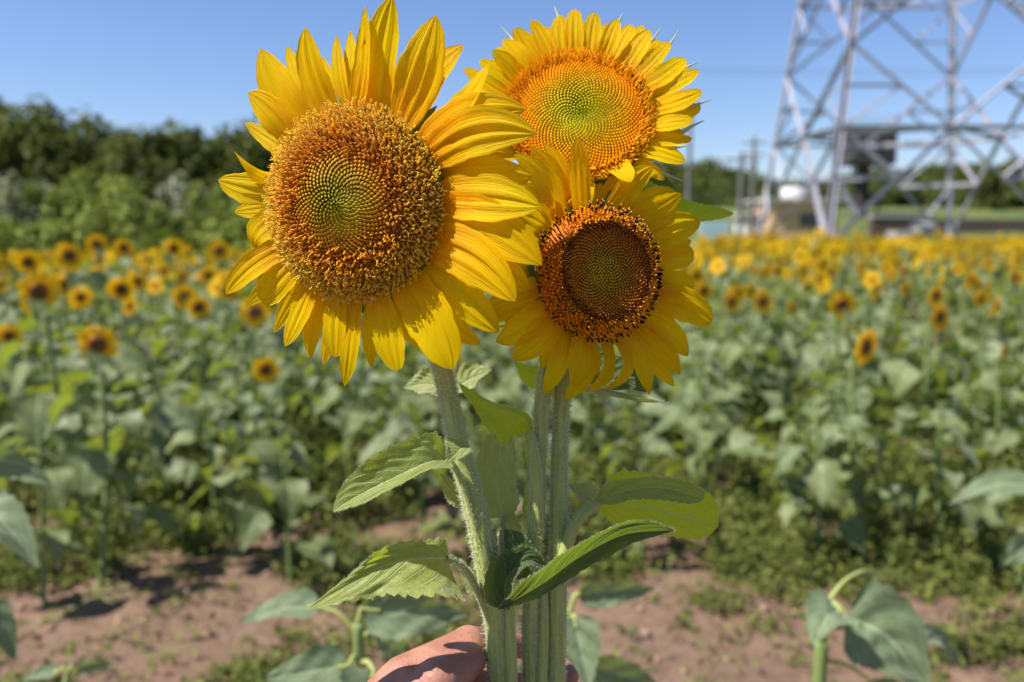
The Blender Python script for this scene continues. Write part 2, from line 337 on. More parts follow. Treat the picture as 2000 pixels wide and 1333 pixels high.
def fill_top(mb, h, rr, th, pos, nn, rad, sc, N):
    i = rr < .88; c = jcol(lerp_cols(rr, [0, .25, .5, .7, .85], [(.42, .42, .01), (.58, .50, .012), (.72, .47, .012), (.90, .46, .01), (.92, .38, .008)]), .08)
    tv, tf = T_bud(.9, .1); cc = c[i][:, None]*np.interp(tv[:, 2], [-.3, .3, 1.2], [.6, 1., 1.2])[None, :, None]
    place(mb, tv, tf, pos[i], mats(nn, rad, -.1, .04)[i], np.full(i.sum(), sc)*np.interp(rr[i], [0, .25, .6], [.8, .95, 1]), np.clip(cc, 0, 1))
    for v in range(6):
        tv, tf = revolve([(.24, 0), (.30, .7), (.2, 1.4), (.24, 1.9), (.03, 2.3+.2*v)], 5, random.uniform(-.12, .12))
        i = (rr > .82) & (np.arange(N) % 6 == v); place(mb, tv, tf, pos[i], mats(nn, rad, .35, .22)[i], np.full(i.sum(), sc)*rng.uniform(.75, 1.15, i.sum()), jcol(np.tile([.95, .48, .015], (N, 1)), .15)[i])
    K = 420; th2 = rng.uniform(0, 2*math.pi, K); r2 = rng.uniform(.88, 1.03, K); rd = np.cos(th2)[:, None]*h.e1+np.sin(th2)[:, None]*h.e2
    tv, tf = revolve([(.16, 0), (.2, 1.), (.15, 1.9), (.02, 2.6)], 4, .1)
    place(mb, tv, tf, h.c+h.R*r2[:, None]*rd+h.n*h.R*.02, mats(nz(h.n+rd*.4), rd, .1, .3), rng.uniform(.7, 1.2, K)*sc, jcol(np.tile([1., .56, .02], (K, 1)), .15))
def fill_third(mb, h, rr, th, pos, nn, rad, sc, N):
    i = rr < .80; c = jcol(lerp_cols(rr, [0, .18, .35, .55, .74], [(.55, .45, .015), (.50, .34, .015), (.42, .22, .015), (.46, .18, .012), (.34, .10, .01)]), .12)
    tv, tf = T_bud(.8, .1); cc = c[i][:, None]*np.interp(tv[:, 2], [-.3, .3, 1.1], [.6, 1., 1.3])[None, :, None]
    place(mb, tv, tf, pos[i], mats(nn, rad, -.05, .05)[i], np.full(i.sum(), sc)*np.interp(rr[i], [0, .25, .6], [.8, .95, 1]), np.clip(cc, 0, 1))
    tv, tf = revolve([(.30, 0), (.32, .8), (.42, 1.3), (.22, 1.45)], 6, 0)
    i = rr > .73; place(mb, tv, tf, pos[i], mats(nn, rad, .12, .1)[i], rng.uniform(.8, 1.1, i.sum())*sc, jcol(np.tile([1., .40, .008], (N, 1)), .15)[i])
    i = (rr > .74) & (rng.random(N) < .42); hh = rng.uniform(.85, 1.2, N); Rm = mats(nn, rad, .15, .16)
    tv, tf = revolve([(.17, .9), (.24, 1.3), (.26, 2.3), (.17, 2.6), (.02, 2.65)], 6, 0)
    place(mb, tv, tf, pos[i], Rm[i], (hh*sc)[i], jcol(np.tile([.03, .012, .008], (N, 1)), .3)[i])
    tv, tf = revolve([(.06, 2.5), (.19, 2.75), (.22, 2.95), (.13, 3.15), (.01, 3.2)], 6, 0)
    i2 = i & (rng.random(N) < .8); place(mb, tv, tf, pos[i2], Rm[i2], (hh*sc)[i2], jcol(np.tile([.85, .42, .06], (N, 1)), .12)[i2])
    i = (rr > .68) & (rr < .75); tv, tf = revolve([(.22, .3), (.28, 1.2), (.2, 1.9), (.02, 2.0)], 6, 0); place(mb, tv, tf, pos[i], mats(nn, rad, -.3, .1)[i], np.full(i.sum(), sc), jcol(np.tile([.06, .02, .01], (N, 1)), .3)[i])
def fuzz(C, r, n, ln, name='stem_hairs', parent=None, thick=.00019, dens=None):
    C = np.asarray(C); T = tangents(C); t = rng.uniform(0, len(C)-1.001, n); k = t.astype(int); f = (t-k)[:, None]
    c = C[k]*(1-f)+C[k+1]*f; tt = T[k]; X = nz(np.cross(tt, [0, 1, 0.1])); Y = np.cross(tt, X); a = rng.uniform(0, 2*math.pi, n)[:, None]
    d = X*np.cos(a)+Y*np.sin(a); rr = np.interp(t, np.arange(len(C)), np.broadcast_to(r, len(C)))[:, None]
    b = c+d*rr*.97; L = rng.uniform(.4, 1, n)[:, None]*ln; dd = nz(d+rng.normal(0, .35, (n, 3))+tt*rng.normal(-.1, .3, (n, 1)))
    e = b+dd*L*.6; e2 = b+nz(dd+rng.normal(0, .35, (n, 3)))*L; s = nz(np.cross(dd, rng.normal(0, 1, (n, 3))))*thick
    V = np.stack([b-s, b+s, e+s*.7, e-s*.7, e2], 1).reshape(-1, 3); o = (np.arange(n)*5)[:, None]
    F4 = np.array([[0, 1, 2, 3]])+o; F3 = np.array([[3, 2, 4]])+o
    return obj(name, mesh(name, V-ORG, [F4, F3], M['hair'], smooth=False), parent, kind='stuff')
def stem(parent, pts, r, name='stem', n=40, ridges=9, amp=.03, hairs=4500, hl=.0045, mat='stem'):
    C = catmull([P(*p) for p in pts], n); rad = np.interp(np.linspace(0, 1, n), np.linspace(0, 1, len(r)), r)
    V, F, uv = tube(C, rad, 36 if ridges else 12, ridges, amp); o = obj(name, mesh(name, V-ORG, F, M[mat], uv), parent)
    if hairs: fuzz(C, rad, hairs, hl, 'stem_hairs' if name == 'stem' else 'stalk_hairs', o)
    return o
LT = [0, .04, .12, .25, .42, .6, .78, .9, .97, 1]; LW = [.12, .55, .88, 1, .93, .72, .43, .2, .07, .0]
def leaf(parent, pts, wl, wr, roll=0., fold=.25, curl=0., mat='leaf', serr=.06, twist=0., stalk=None, wave=.10, mmd=.565, sr=.0022, hairs=260, profile=None, label=None):
    n = 60; C = catmull([P(*p) for p in pts], n); t = np.linspace(0, 1, n); w = np.interp(t, LT, profile or LW); ph = random.uniform(0, 6); mm = mmd/FPX
    N = nz(CAM-C.mean(0))
    if isinstance(roll, tuple):
        T_ = tangents(C)[30]; A_ = nz(np.cross(T_, N)); N_ = np.cross(A_, T_); sg = 1 if np.dot(A_, np.array(SUN)) > 0 else -1
        roll = -roll[1]*sg if roll[0] == 'lit' else roll[1]*sg
    wm = max(wl, wr)*mm
    def edge(u, t):
        saw = np.abs(((t*13+u*.8) % 1)-.3); return (np.abs(u) > .93)*serr*1.6*(1-saw*1.5)+.03*np.sin(t*17+ph)*(np.abs(u) > .6)
    def bump(u, t):
        vv = ((t-.42*np.abs(u)**1.25)*6) % 1; pk = np.cos(vv*2*np.pi)*.5
        return wm*(wave*1.1*np.sin(t*9+ph+u*2)*u*u-.06*pk*np.sin(np.pi*np.clip(np.abs(u), 0, 1))+.03*np.sin(t*23+u*6+ph)*np.abs(u)-.03*np.exp(-(u/.06)**2))*np.sin(np.pi*np.clip(t*.9+.05, 0, 1))
    V, F, uv = sheet(C, N, w*wl*mm, w*wr*mm, 31, fold=np.asarray(fold), curl=curl/(wm+1e-9), bump=bump, edge=edge, roll=R_(roll)+R_(twist)*t)
    o = obj('leaf', mesh('leaf', V-ORG, F, M[mat], uv), parent)
    if label: o['label'] = label
    # soft hairs along both margins
    G = V.reshape(n, 31, 3)
    if hairs:
        for k in (0, 30): fuzz(G[:, k], .0001, hairs, .0018, 'leaf_hairs', o, .00009)
    if stalk:
        Cs = catmull([P(*p) for p in stalk]+[C[0]+(C[2]-C[0])*.3], 24); Vt, Ft, ut = tube(Cs, np.linspace(sr*1.35, sr*.8, 24), 10)
        s = obj('leaf_stalk', mesh('leaf_stalk', Vt-ORG, Ft, M['stem'], ut), o); fuzz(Cs, sr*1.1, 500, .0022, 'stalk_hairs', o)
    return o
def bracts(h, parent, n, ln, spread=1.0, seed=1):
    rnd = random.Random(seed)
    for k in range(n):
        a = 2*math.pi*(k+rnd.uniform(-.3, .3))/n; rd = math.cos(a)*h.e1+math.sin(a)*h.e2
        B = h.c+rd*h.R*.93-h.n*h.R*.16; T = h.c+rd*(h.R*.93+ln*rnd.uniform(.7, 1.1))-h.n*(h.R*.16+ln*rnd.uniform(.05, .4))
        t = np.linspace(0, 1, 9); C = B+(T-B)*t[:, None]; hw = np.interp(t, [0, .3, .7, 1], [.006, .0065, .003, .0002])
        V, F, uv = sheet(C, h.n, hw, hw, 5, fold=.2, bump=lambda u, t: .001*np.sin(t*5)); obj('bract', mesh('bract', V-ORG, F, M['bract'], uv), parent)
def bract_tip(h, parent, bx, by, tx, ty, bow=.1):
    B = h.ip(bx, by, -.012); T = h.ip(tx, ty, -.012); t = np.linspace(0, 1, 14); Sd = nz(np.cross(T-B, h.n)); L = np.linalg.norm(T-B)
    C = B+(T-B)*t[:, None]+Sd*(bow*L*t*t)[:, None]; r = np.interp(t, [0, .5, 1], [.0022, .0010, .00035])
    V, F, uv = tube(C, r, 6); obj('bract', mesh('bract', V-ORG, F, M['bract_tip'], uv), parent)
# ================================================================ HELD SUNFLOWERS
def headobj(name, h, parent, N, prof, style):
    h.prof = prof; return make_disc(h, parent, N, prof, style)
# ---- flower 1: the largest, left
ORG = P(982, 1420, .60)
f1 = empty('held_sunflower', ORG, 'largest held sunflower, broad brown and gold disc with green eye, at the left', 'sunflower', 'three sunflowers held in the hand')
h1 = Head(692, 397, .56, 184, R_(-29), R_(0))
pf = lambda r: .36*(1-np.clip(r, 0, 1.2)**2.4)-.05*np.exp(-(r/.25)**2)
d1 = headobj('flower_disc', h1, f1, 1900, pf, dict(base=[(.2, .25, .04), (.25, .2, .03), (.3, .1, .02), (.3, .15, .03)], fill=fill_big))
# bx,by,tx,ty,w, f(forward), layer, kwargs
PET1 = [
 (604,246,509,96,74,.000,0,dict(bow=-.04,arch=.05)), (649,215,596,54,64,.004,0,dict(bow=-.06)), (660,215,657,70,30,-.012,2,{}),
 (675,206,713,12,44,.006,0,dict(bow=.07,twist=.5,cup=.6)), (733,214,766,-8,74,.004,0,dict(bow=-.03)), (708,210,728,66,40,-.006,1,{}), (700,208,702,96,30,-.014,2,{}),
 (782,232,851,30,84,.004,0,dict(bow=.05)), (800,245,906,88,60,-.008,1,dict(bow=-.10)), (822,262,958,118,52,.002,0,dict(bow=.10,twist=.7,cup=.6)),
 (832,288,1022,213,82,.006,0,dict(bow=-.10,tipcurl=-.05)), (846,318,1047,262,84,.010,0,dict(bow=-.14)), (852,350,1040,345,78,.000,1,dict(bow=-.02)),
 (856,388,1056,404,84,.006,0,dict(bow=-.04)), (852,425,1058,518,90,.008,0,dict(bow=-.12)), (845,455,1034,563,84,-.002,1,dict(bow=-.03)),
 (836,490,1006,590,92,.010,0,dict(bow=-.13)), (822,520,975,650,78,.0,1,dict(bow=-.03)), (800,545,943,670,62,-.004,2,dict(bow=.10,tipcurl=.05)),
 (776,556,882,722,94,.008,0,dict(bow=-.08,blunt=.3)), (745,570,840,690,60,-.006,2,{}), (718,578,776,725,64,.004,0,dict(bow=-.05,blunt=.8)),
 (688,590,673,755,40,.006,0,dict(bow=-.04)), (650,578,655,698,50,.0,0,dict(blunt=.8)), (628,565,606,703,42,.002,1,dict(bow=.05)), (598,548,556,677,46,.004,0,dict(bow=-.03)),
 (675,585,690,690,36,-.010,2,{}), (575,265,500,150,36,-.016,2,{}), (612,235,560,90,40,-.014,2,{}), (640,218,628,110,38,-.016,2,{}), (690,208,684,60,38,-.016,2,{}), (548,300,478,240,36,-.016,2,{}), (530,400,458,415,38,-.014,2,{}), (540,455,470,530,38,-.014,2,{}), (560,510,480,600,36,-.014,2,{}), (582,535,535,650,38,-.012,2,{}), (640,575,632,715,38,-.012,2,{}), (735,575,725,720,40,-.012,2,{}), (790,240,870,110,46,-.014,2,{}), (568,520,511,590,58,.002,0,dict(blunt=.9)), (548,492,441,575,52,.010,0,dict(bow=.06,cup=.6)), (536,432,486,489,56,.006,0,dict(bow=.18,tipcurl=-.2)),
 (528,372,426,352,58,.006,0,dict(bow=-.04)), (534,340,470,296,36,.014,0,dict(bow=-.22,twist=.8,tipcurl=.2)), (540,318,527,287,26,-.004,1,{}),
 (562,288,484,182,62,.004,0,dict(bow=.10)), (588,255,518,172,40,-.012,2,{}), (628,225,594,140,36,-.012,2,{}), (760,222,800,96,50,-.014,2,{}),
 (856,400,1030,440,70,-.012,2,{}), (840,300,990,300,60,-.012,2,{}), (848,470,990,520,70,-.014,2,{}), (600,560,590,640,40,-.010,2,{}), (545,470,505,500,30,-.012,2,{}),
]
for p in PET1:
    kw = dict(arch=random.uniform(.02, .09), cup=random.uniform(.25, .45), twist=random.uniform(-.15, .15)); kw.update(p[7]); h1.petal(d1, *p[:5], f=p[5], layer=p[6], **kw)
bracts(h1, d1, 20, .022, seed=3)
S1 = [(982,1420,.60),(978,1333,.598),(968,1200,.596),(938,1040,.592),(898,880,.592),(868,740,.596),(845,640,.604),(790,500,.604),(735,425,.596)]
stem(f1, S1, [.0088,.0088,.0085,.0080,.0072,.0066,.0064,.0075,.012], hairs=9000, n=70)
# ---- flower 2: top right, green centre
ORG = P(1085, 1420, .615)
f2 = empty('held_sunflower', ORG, 'uppermost held sunflower with lime green centre and short petals, behind the other two', 'sunflower', 'three sunflowers held in the hand')
h2 = Head(1130, 226, .63, 143, R_(3), R_(33))
pf2 = lambda r: .14*(1-np.clip(r, 0, 1.2)**2)-.10*np.exp(-(r/.28)**2)
d2 = headobj('flower_disc', h2, f2, 1750, pf2, dict(base=[(.2, .28, .03), (.3, .28, .03), (.35, .22, .02), (.5, .2, .02)], fill=fill_top))
PET2 = [
 (1003,190,907,133,34,0),(1012,170,936,118,38,0),(1022,155,962,98,38,0),(1040,142,983,77,42,0),(1060,128,1005,54,42,0),(1078,118,1038,40,36,0),(1098,112,1094,30,40,0),
 (1126,110,1123,18,38,0),(1154,112,1162,25,39,0),(1175,116,1207,37,34,0),(1195,121,1234,48,38,0),(1205,124,1255,50,30,1),(1220,135,1270,58,40,0),(1242,148,1308,81,34,0),
 (1255,162,1338,114,40,0),(1266,178,1365,137,33,0),(1270,202,1371,177,40,0),(1272,222,1368,206,38,1),(1270,245,1354,235,32,0),(1262,262,1352,271,30,0),(1250,280,1339,315,44,0),
 (1222,310,1300,346,32,0),(1200,320,1232,356,42,0),(1172,334,1182,350,30,0),(1000,210,898,217,34,0),(995,230,905,190,34,1),(1000,200,915,165,34,1),
 (1000,265,930,270,34,0),(1010,290,940,310,36,0),(1040,315,1010,370,36,0),(1075,330,1060,385,36,0),(1110,338,1105,400,36,0),(1145,338,1150,400,36,0),
 (1112,111,1108,45,34,1),(1140,110,1142,42,34,1),(1068,122,1050,62,34,1),(1085,116,1066,52,30,1),(1165,114,1184,46,30,1),(1050,133,1010,75,34,1),(1030,150,972,92,34,1),(1235,142,1288,78,34,1),(1262,170,1345,132,34,1),
 (1250,290,1316,300,34,1),(1272,212,1350,192,34,1),(1265,255,1335,258,34,1)]
for (bx, by, tx, ty, ww, ly) in PET2:
    kw = {}
    if (tx, ty) == (1300, 346): kw = dict(bow=-.18, tipcurl=-.1)
    dx = (tx-1130)/240
    h2.petal(d2, bx, by, tx, ty, ww, f=random.uniform(.0, .012)-.006*ly, layer=ly, arch=random.uniform(.0, .09), cup=random.uniform(.35, .6), twist=random.uniform(-.15, .15), bow=random.uniform(-.05, .05)+.04*dx, blunt=random.uniform(.25, .6), **({k: v for k, v in kw.items() if k != 'bow'}))
bracts(h2, d2, 18, .018, seed=5)
for b in ((1010,90,983,50,-.1),(1095,50,1087,12,-.1),(1203,60,1214,26,.05),(1250,110,1296,54,-.05),(1285,120,1330,62,-.06),(1330,140,1359,119,.1),(1340,215,1387,190,.1),(1330,260,1372,232,.1),(1300,290,1341,289,-.1),(1280,335,1336,350,.1)): bract_tip(h2, d2, *b)
stem(f2, [(1085,1420,.615),(1086,1333,.612),(1090,1100,.610),(1093,900,.612),(1099,760,.620),(1108,560,.645),(1125,380,.665),(1128,270,.655)], [.0068,.0068,.0066,.0060,.0056,.0053,.0055,.0065], hairs=6500, n=60)
# ---- flower 3: lower right, dark ring
ORG = P(1040, 1420, .61)
f3 = empty('held_sunflower', ORG, 'lowest held sunflower, ring of black tipped orange stamens round its disc', 'sunflower', 'three sunflowers held in the hand')
h3 = Head(1168, 533, .60, 127, R_(27), R_(5)); h3.ws = .88
pf3 = lambda r: np.interp(r, [0, .3, .55, .70, .82, .92, 1.0, 1.2], [.17, .20, .22, .27, .24, .12, .0, 0])
d3 = headobj('flower_disc', h3, f3, 1500, pf3, dict(base=[(.12, .1, .02), (.1, .05, .02), (.12, .03, .01), (.6, .18, .01)], fill=fill_third))
PET3 = [
 (1142,405,1130,270,50,.004,0,dict(bow=-.04,blunt=.3)),(1125,408,1063,280,34,-.006,1,dict(bow=.08)),(1110,415,1033,285,42,-.002,0,dict(bow=.10)),(1090,428,1004,302,56,.0,0,dict(bow=.10)),
 (1195,408,1275,325,52,.0,0,dict(bow=-.08)),(1183,405,1238,322,42,-.004,1,dict(bow=-.08)),(1222,425,1331,378,62,.004,0,dict(bow=.05)),(1215,420,1318,372,50,-.004,1,dict(bow=-.06)),(1170,404,1185,330,40,-.008,2,{}),
 (1268,478,1368,436,66,.004,0,dict(bow=-.08,blunt=.3)),(1282,510,1356,495,52,-.006,1,dict(blunt=.9)),(1290,545,1355,565,68,.0,0,dict(blunt=1.,bow=.05)),(1287,590,1391,630,70,.004,0,dict(blunt=.5,bow=-.08)),
 (1270,622,1344,696,58,.0,1,dict(bow=-.05)),(1250,645,1328,733,52,-.002,0,dict(bow=-.05)),(1235,655,1317,755,42,-.006,1,{}),(1218,662,1257,771,48,.002,0,dict(bow=-.16,tipcurl=.15)),
 (1200,668,1182,760,32,.012,0,dict(bow=-.32,twist=.5)),(1177,668,1143,765,34,.010,0,dict(bow=-.26,twist=.4)),(1148,660,1102,780,44,.002,0,dict(bow=-.14)),(1132,652,1118,755,50,.006,0,dict(bow=-.04)),
 (1112,640,1062,770,50,.002,0,dict(bow=-.02)),(1100,628,1057,720,48,.004,1,{}),(1090,612,999,702,62,.004,0,dict(bow=-.05)),(1078,592,968,668,66,.002,0,dict(bow=-.05)),
 (1060,575,955,622,52,-.002,1,{}),(1055,555,950,598,52,.0,0,{}),(1050,500,940,431,32,.012,0,dict(bow=.08)),(1052,485,962,426,42,.006,1,dict(bow=.06)),(1068,452,985,412,52,.004,0,dict(bow=.06)),(1085,435,1022,360,48,.0,0,dict(bow=.1)),
 (1050,525,960,500,48,-.004,1,{}),(1160,662,1165,735,38,-.008,2,{}),(1285,565,1360,600,50,-.01,2,{}),(1275,500,1350,470,46,-.01,2,{}),(1240,440,1310,410,50,-.01,2,{}),(1262,635,1320,720,46,-.012,2,{}),(1070,580,985,640,50,-.012,2,{}),
]
for p in PET3:
    kw = dict(arch=random.uniform(.02, .08), cup=random.uniform(.22, .42), twist=random.uniform(-.15, .15)); kw.update(p[7]); h3.petal(d3, *p[:5], f=p[5], layer=p[6], **kw)
bracts(h3, d3, 18, .02, seed=8)
stem(f3, [(1040,1420,.61),(1038,1333,.607),(1036,1200,.605),(1044,1060,.604),(1052,900,.606),(1062,760,.612),(1085,660,.632),(1120,580,.642),(1150,545,.630)], [.0056,.0056,.0056,.0056,.0055,.0055,.0052,.0055,.008], hairs=6500, n=60)
# ---- leaves of the bouquet
ORG = P(982, 1420, .60)
HEART = [.0,.62,.95,1,.95,.84,.62,.38,.18,.0]; BLUNT = [.10,.42,.72,.95,1,1,.92,.75,.45,.02]
leaf(f1, [(874,896,.575),(830,905,.562),(765,935,.553),(700,968,.552),(650,998,.556)], 40, 56, roll=('lit',30), fold=[.40]*60, curl=.5, stalk=[(945,1100,.590),(922,1005,.584),(895,925,.580)], label='pale fuzzy leaf pointing left, half in shadow', profile=HEART)
leaf(f1, [(905,868,.580),(892,885,.574),(872,902,.570)], 20, 30, roll=('lit',20), fold=.3, serr=.16)
leaf(f1, [(874,1090,.576),(832,1090,.564),(762,1100,.556),(690,1135,.552),(603,1188,.552)], 92, 34, roll=('lit',12), fold=[.2]*60, curl=.55, serr=.13, stalk=[(958,1218,.592),(930,1150,.588),(905,1108,.583)], label='lowest left leaf with ragged toothed edge', wave=.16, profile=[.5,.95,1,.98,.85,.60,.36,.2,.08,0])
leaf(f1, [(985,1012,.622),(972,950,.626),(975,885,.628),(993,824,.632)], 56, 54, roll=12, fold=.3, curl=.5, mat='leaf_pale', serr=.07, stalk=[(985,1180,.604),(985,1100,.606),(980,1045,.612)], sr=.003, wave=.14, profile=HEART)
leaf(f1, [(885,765,.68),(850,752,.682),(820,750,.684),(788,758,.684)], 46, 34, roll=('lit',35), fold=.3, curl=.4, mat='leaf_pale', serr=.15, hairs=200, mmd=.66, stalk=[(868,800,.60),(878,785,.64)])
leaf(f1, [(885,765,.68),(905,748,.682),(930,735,.684),(960,722,.684)], 48, 30, roll=('lit',35), fold=.3, curl=.4, mat='leaf_pale', serr=.15, hairs=200, mmd=.66)
leaf(f1, [(905,985,.612),(888,965,.61),(872,945,.608),(860,925,.606)], 30, 26, roll=('lit',40), mat='leaf_pale', serr=.16, hairs=120)
leaf(f1, [(960,1165,.605),(935,1145,.603),(915,1120,.602),(895,1095,.60)], 24, 26, roll=('lit',40), mat='leaf_pale', serr=.16, hairs=120)
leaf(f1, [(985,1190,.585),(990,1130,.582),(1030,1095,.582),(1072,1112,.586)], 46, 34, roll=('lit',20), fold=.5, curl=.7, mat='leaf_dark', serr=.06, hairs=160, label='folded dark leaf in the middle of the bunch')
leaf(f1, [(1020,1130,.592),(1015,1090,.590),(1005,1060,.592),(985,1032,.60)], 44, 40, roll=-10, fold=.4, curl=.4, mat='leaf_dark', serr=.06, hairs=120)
ORG = P(1040, 1420, .61)
leaf(f3, [(1037,842,.602),(1022,815,.594),(970,795,.586),(896,748,.584)], 76, 16, roll=('glow',30), fold=[.3]*60, curl=.5, serr=.07, mat='leaf_glow', stalk=[(1052,1040,.604),(1050,950,.598),(1044,885,.598)], sr=.0036, label='yellow green leaf glowing with the sun behind it', hairs=300, profile=[.2,.6,.95,1,.88,.62,.38,.22,.1,0])
leaf(f3, [(1075,732,.632),(1055,735,.628),(1030,725,.624),(1004,704,.62)], 32, 30, roll=('glow',30), mat='leaf_glow', hairs=150, serr=.12)
leaf(f3, [(1150,764,.618),(1190,773,.600),(1250,784,.596),(1308,788,.598)], 24, 30, roll=('lit',20), fold=1.0, curl=1.0, mat='leaf_pale', serr=.04, label='narrow leaf rolled along its length under the dark ringed flower', hairs=250, profile=[.5,.8,1,1,.9,.7,.4,.2,.08,0])
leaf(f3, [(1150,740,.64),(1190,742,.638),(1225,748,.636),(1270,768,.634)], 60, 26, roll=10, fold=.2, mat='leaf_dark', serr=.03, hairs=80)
leaf(f3, [(1095,775,.625),(1085,752,.624),(1085,735,.624),(1100,715,.626)], 22, 26, roll=('glow',20), mat='leaf_glow', hairs=80)
leaf(f3, [(1012,1075,.625),(1006,1050,.625),(1003,1020,.625),(998,985,.625)], 24, 22, roll=('lit',30), mat='leaf_pale', hairs=80)
leaf(f3, [(1030,1010,.632),(1045,960,.634),(1042,900,.636),(1025,840,.636)], 26, 24, roll=('glow',20), mat='leaf', hairs=80)
ORG = P(1085, 1420, .615)
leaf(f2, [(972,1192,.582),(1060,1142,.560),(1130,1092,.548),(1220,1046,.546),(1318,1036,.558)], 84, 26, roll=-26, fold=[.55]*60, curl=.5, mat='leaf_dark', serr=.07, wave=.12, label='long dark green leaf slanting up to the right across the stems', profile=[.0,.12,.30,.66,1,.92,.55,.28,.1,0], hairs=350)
leaf(f2, [(1168,980,.610),(1230,985,.616),(1320,1005,.620),(1403,1028,.626)], 70, 48, roll=('glow',14), fold=[-.15]*60, curl=.35, mat='leaf_glow', serr=.08, wave=.10, stalk=[(1092,1130,.606),(1112,1050,.602),(1135,1008,.604)], sr=.0038, label='broad bright green leaf on the right with a domed upper edge', hairs=350, profile=BLUNT)
leaf(f2, [(1166,978,.606),(1225,958,.600),(1300,955,.600),(1375,975,.606)], 40, 22, roll=('glow',25), fold=[.2]*60, curl=.6, mat='leaf', serr=.09, wave=.13, hairs=200, profile=BLUNT)
leaf(f2, [(1162,985,.612),(1150,968,.618),(1130,958,.618),(1108,945,.62)], 22, 24, roll=('lit',30), mat='leaf_pale', hairs=100, serr=.12)
leaf(f2, [(1240,360,.665),(1290,392,.660),(1360,412,.655),(1434,418,.652)], 34, 30, roll=('glow',30), fold=.3, mat='leaf_glow', serr=.05, label='pointed green leaf sticking out to the right between the upper flowers', hairs=220, profile=HEART)
leaf(f2, [(1240,380,.668),(1270,366,.668),(1300,368,.668),(1325,392,.668)], 30, 26, mat='leaf_dark', hairs=80)
leaf(f2, [(1060,560,.655),(1040,545,.652),(1025,525,.65),(1006,500,.648)], 40, 40, roll=('glow',20), mat='leaf_glow', hairs=60)
leaf(f2, [(1010,650,.66),(990,630,.66),(965,615,.66),(940,600,.66)], 30, 26, roll=('glow',10), mat='leaf', hairs=60)
for k, (a, b) in enumerate((((1000,1333,.59),(995,1200,.592)), ((1058,1333,.604),(1062,1195,.606)),)):
    ORG = P(1085, 1420, .615) if k else P(982, 1420, .60)
    stem(f2 if k else f1, [(a[0], 1420, a[2]), a, b, (b[0]-5, b[1]-90, b[2]+.006)], [.0042, .0042, .004, .003], name='leaf_stalk', n=20, ridges=5, amp=.06, hairs=700, hl=.0022)
ORG = np.zeros(3)
# ---------------------------------------------------------------- hand
def add_hand():
    mb = MB()
    def cap(a, b, ra, rb, n=10):
        a = np.asarray(a); b = np.asarray(b); L = np.linalg.norm(b-a); D = (b-a)/L
        ts = np.concatenate([-ra*np.cos(np.linspace(0, math.pi/2, 6))[:-1], np.linspace(0, L, n), L+rb*np.sin(np.linspace(0, math.pi/2, 6))[1:]])
        rs = np.concatenate([ra*np.sin(np.linspace(0.02, math.pi/2, 6))[:-1], np.linspace(ra, rb, n), rb*np.cos(np.linspace(0, math.pi/2-.02, 6))[1:]])
        C = a+D*ts[:, None]; X = nz(np.cross(D, [0.1, .3, 1])); Y = np.cross(D, X); th = np.arange(20)*2*math.pi/20
        W = C[:, None]+rs[:, None, None]*(X*np.cos(th)[:, None]+Y*np.sin(th)[:, None])[None]
        k = len(ts); F = grid_faces(k, 20, True); W = W.reshape(-1, 3)
        W = np.vstack([W, C[0], C[-1]]); j = np.arange(20); j2 = (j+1) % 20
        F3 = np.vstack([np.stack([j2, j, np.full(20, k*20)], 1), np.stack([(k-1)*20+j, (k-1)*20+j2, np.full(20, k*20+1)], 1)])
        mb.add(W, F); mb.V[-1] = W; mb.F[3].append(F3+mb.n-len(W))
    def chain(pts):
        q = [(P(x, y, d), r) for x, y, d, r in pts]
        for (a, ra), (b, rb) in zip(q[:-1], q[1:]): cap(a, b, ra, rb)
    palm = (800,1445,.590,.024)
    chain([(300,2300,.36,.040),(520,1900,.47,.034),(655,1610,.55,.028),palm])
    for f in HANDF: chain([palm]+f)
    chain([(655,1610,.55,.028),(690,1470,.570,.027),(798,1346,.586,.0235),(910,1272,.604,.0160)])
    chain([(815,1375,.575,.020),(858,1330,.575,.017),(915,1290,.592,.0125)])
    chain([(905,1300,.610,.014),(880,1400,.612,.015),(860,1480,.604,.014)])
    V = np.concatenate(mb.V); F = [np.concatenate(mb.F[4]), np.concatenate(mb.F[3])]
    me = mesh('person', V, F, M['skin']); o = obj('person', me)
    m = o.modifiers.new('remesh', 'REMESH'); m.mode = 'VOXEL'; m.voxel_size = .0011; m.use_smooth_shade = True
    m = o.modifiers.new('smooth', 'SMOOTH'); m.iterations = 14; m.factor = .5
    return tag(o, 'bare hand gripping the stems of the three held sunflowers at the bottom edge', 'person')
HANDF = [
 [(850,1335,.600,.021),(914,1264,.608,.0150),(960,1258,.640,.0105),(1022,1262,.662,.0094),(1085,1290,.654,.0088),(1110,1322,.630,.0080)],
 [(850,1400,.604,.020),(905,1350,.614,.0140),(960,1335,.650,.0108),(1030,1340,.670,.0096),(1092,1366,.656,.0088),(1114,1392,.630,.0080)],
 [(840,1450,.604,.019),(900,1414,.612,.0130),(955,1405,.650,.0104),(1025,1412,.668,.0092),(1082,1434,.654,.0084),(1102,1458,.630,.0077)],
 [(820,1500,.600,.018),(885,1478,.606,.0120),(940,1475,.642,.0092),(1000,1482,.657,.0082),(1052,1500,.644,.0075),(1074,1520,.624,.0069)],
 [(760,1470,.565,.020),(850,1400,.560,.0165),(925,1405,.560,.0118),(990,1415,.567,.0106),(1035,1412,.575,.0088)],
]
g = NG('skin'); o_ = g.coord('Object'); n1 = g.noise(60, 5, o_); n2 = g.noise(900, 2, o_); n3 = g.noise(320, 2, o_, .6, .5)
c = g.mix(g.ramp(n1, .35, .65), (.36, .17, .11), (.28, .11, .075)); c = g.mix(g.ramp(n2, .4, .7, 0, .2), c, (.48, .26, .17))
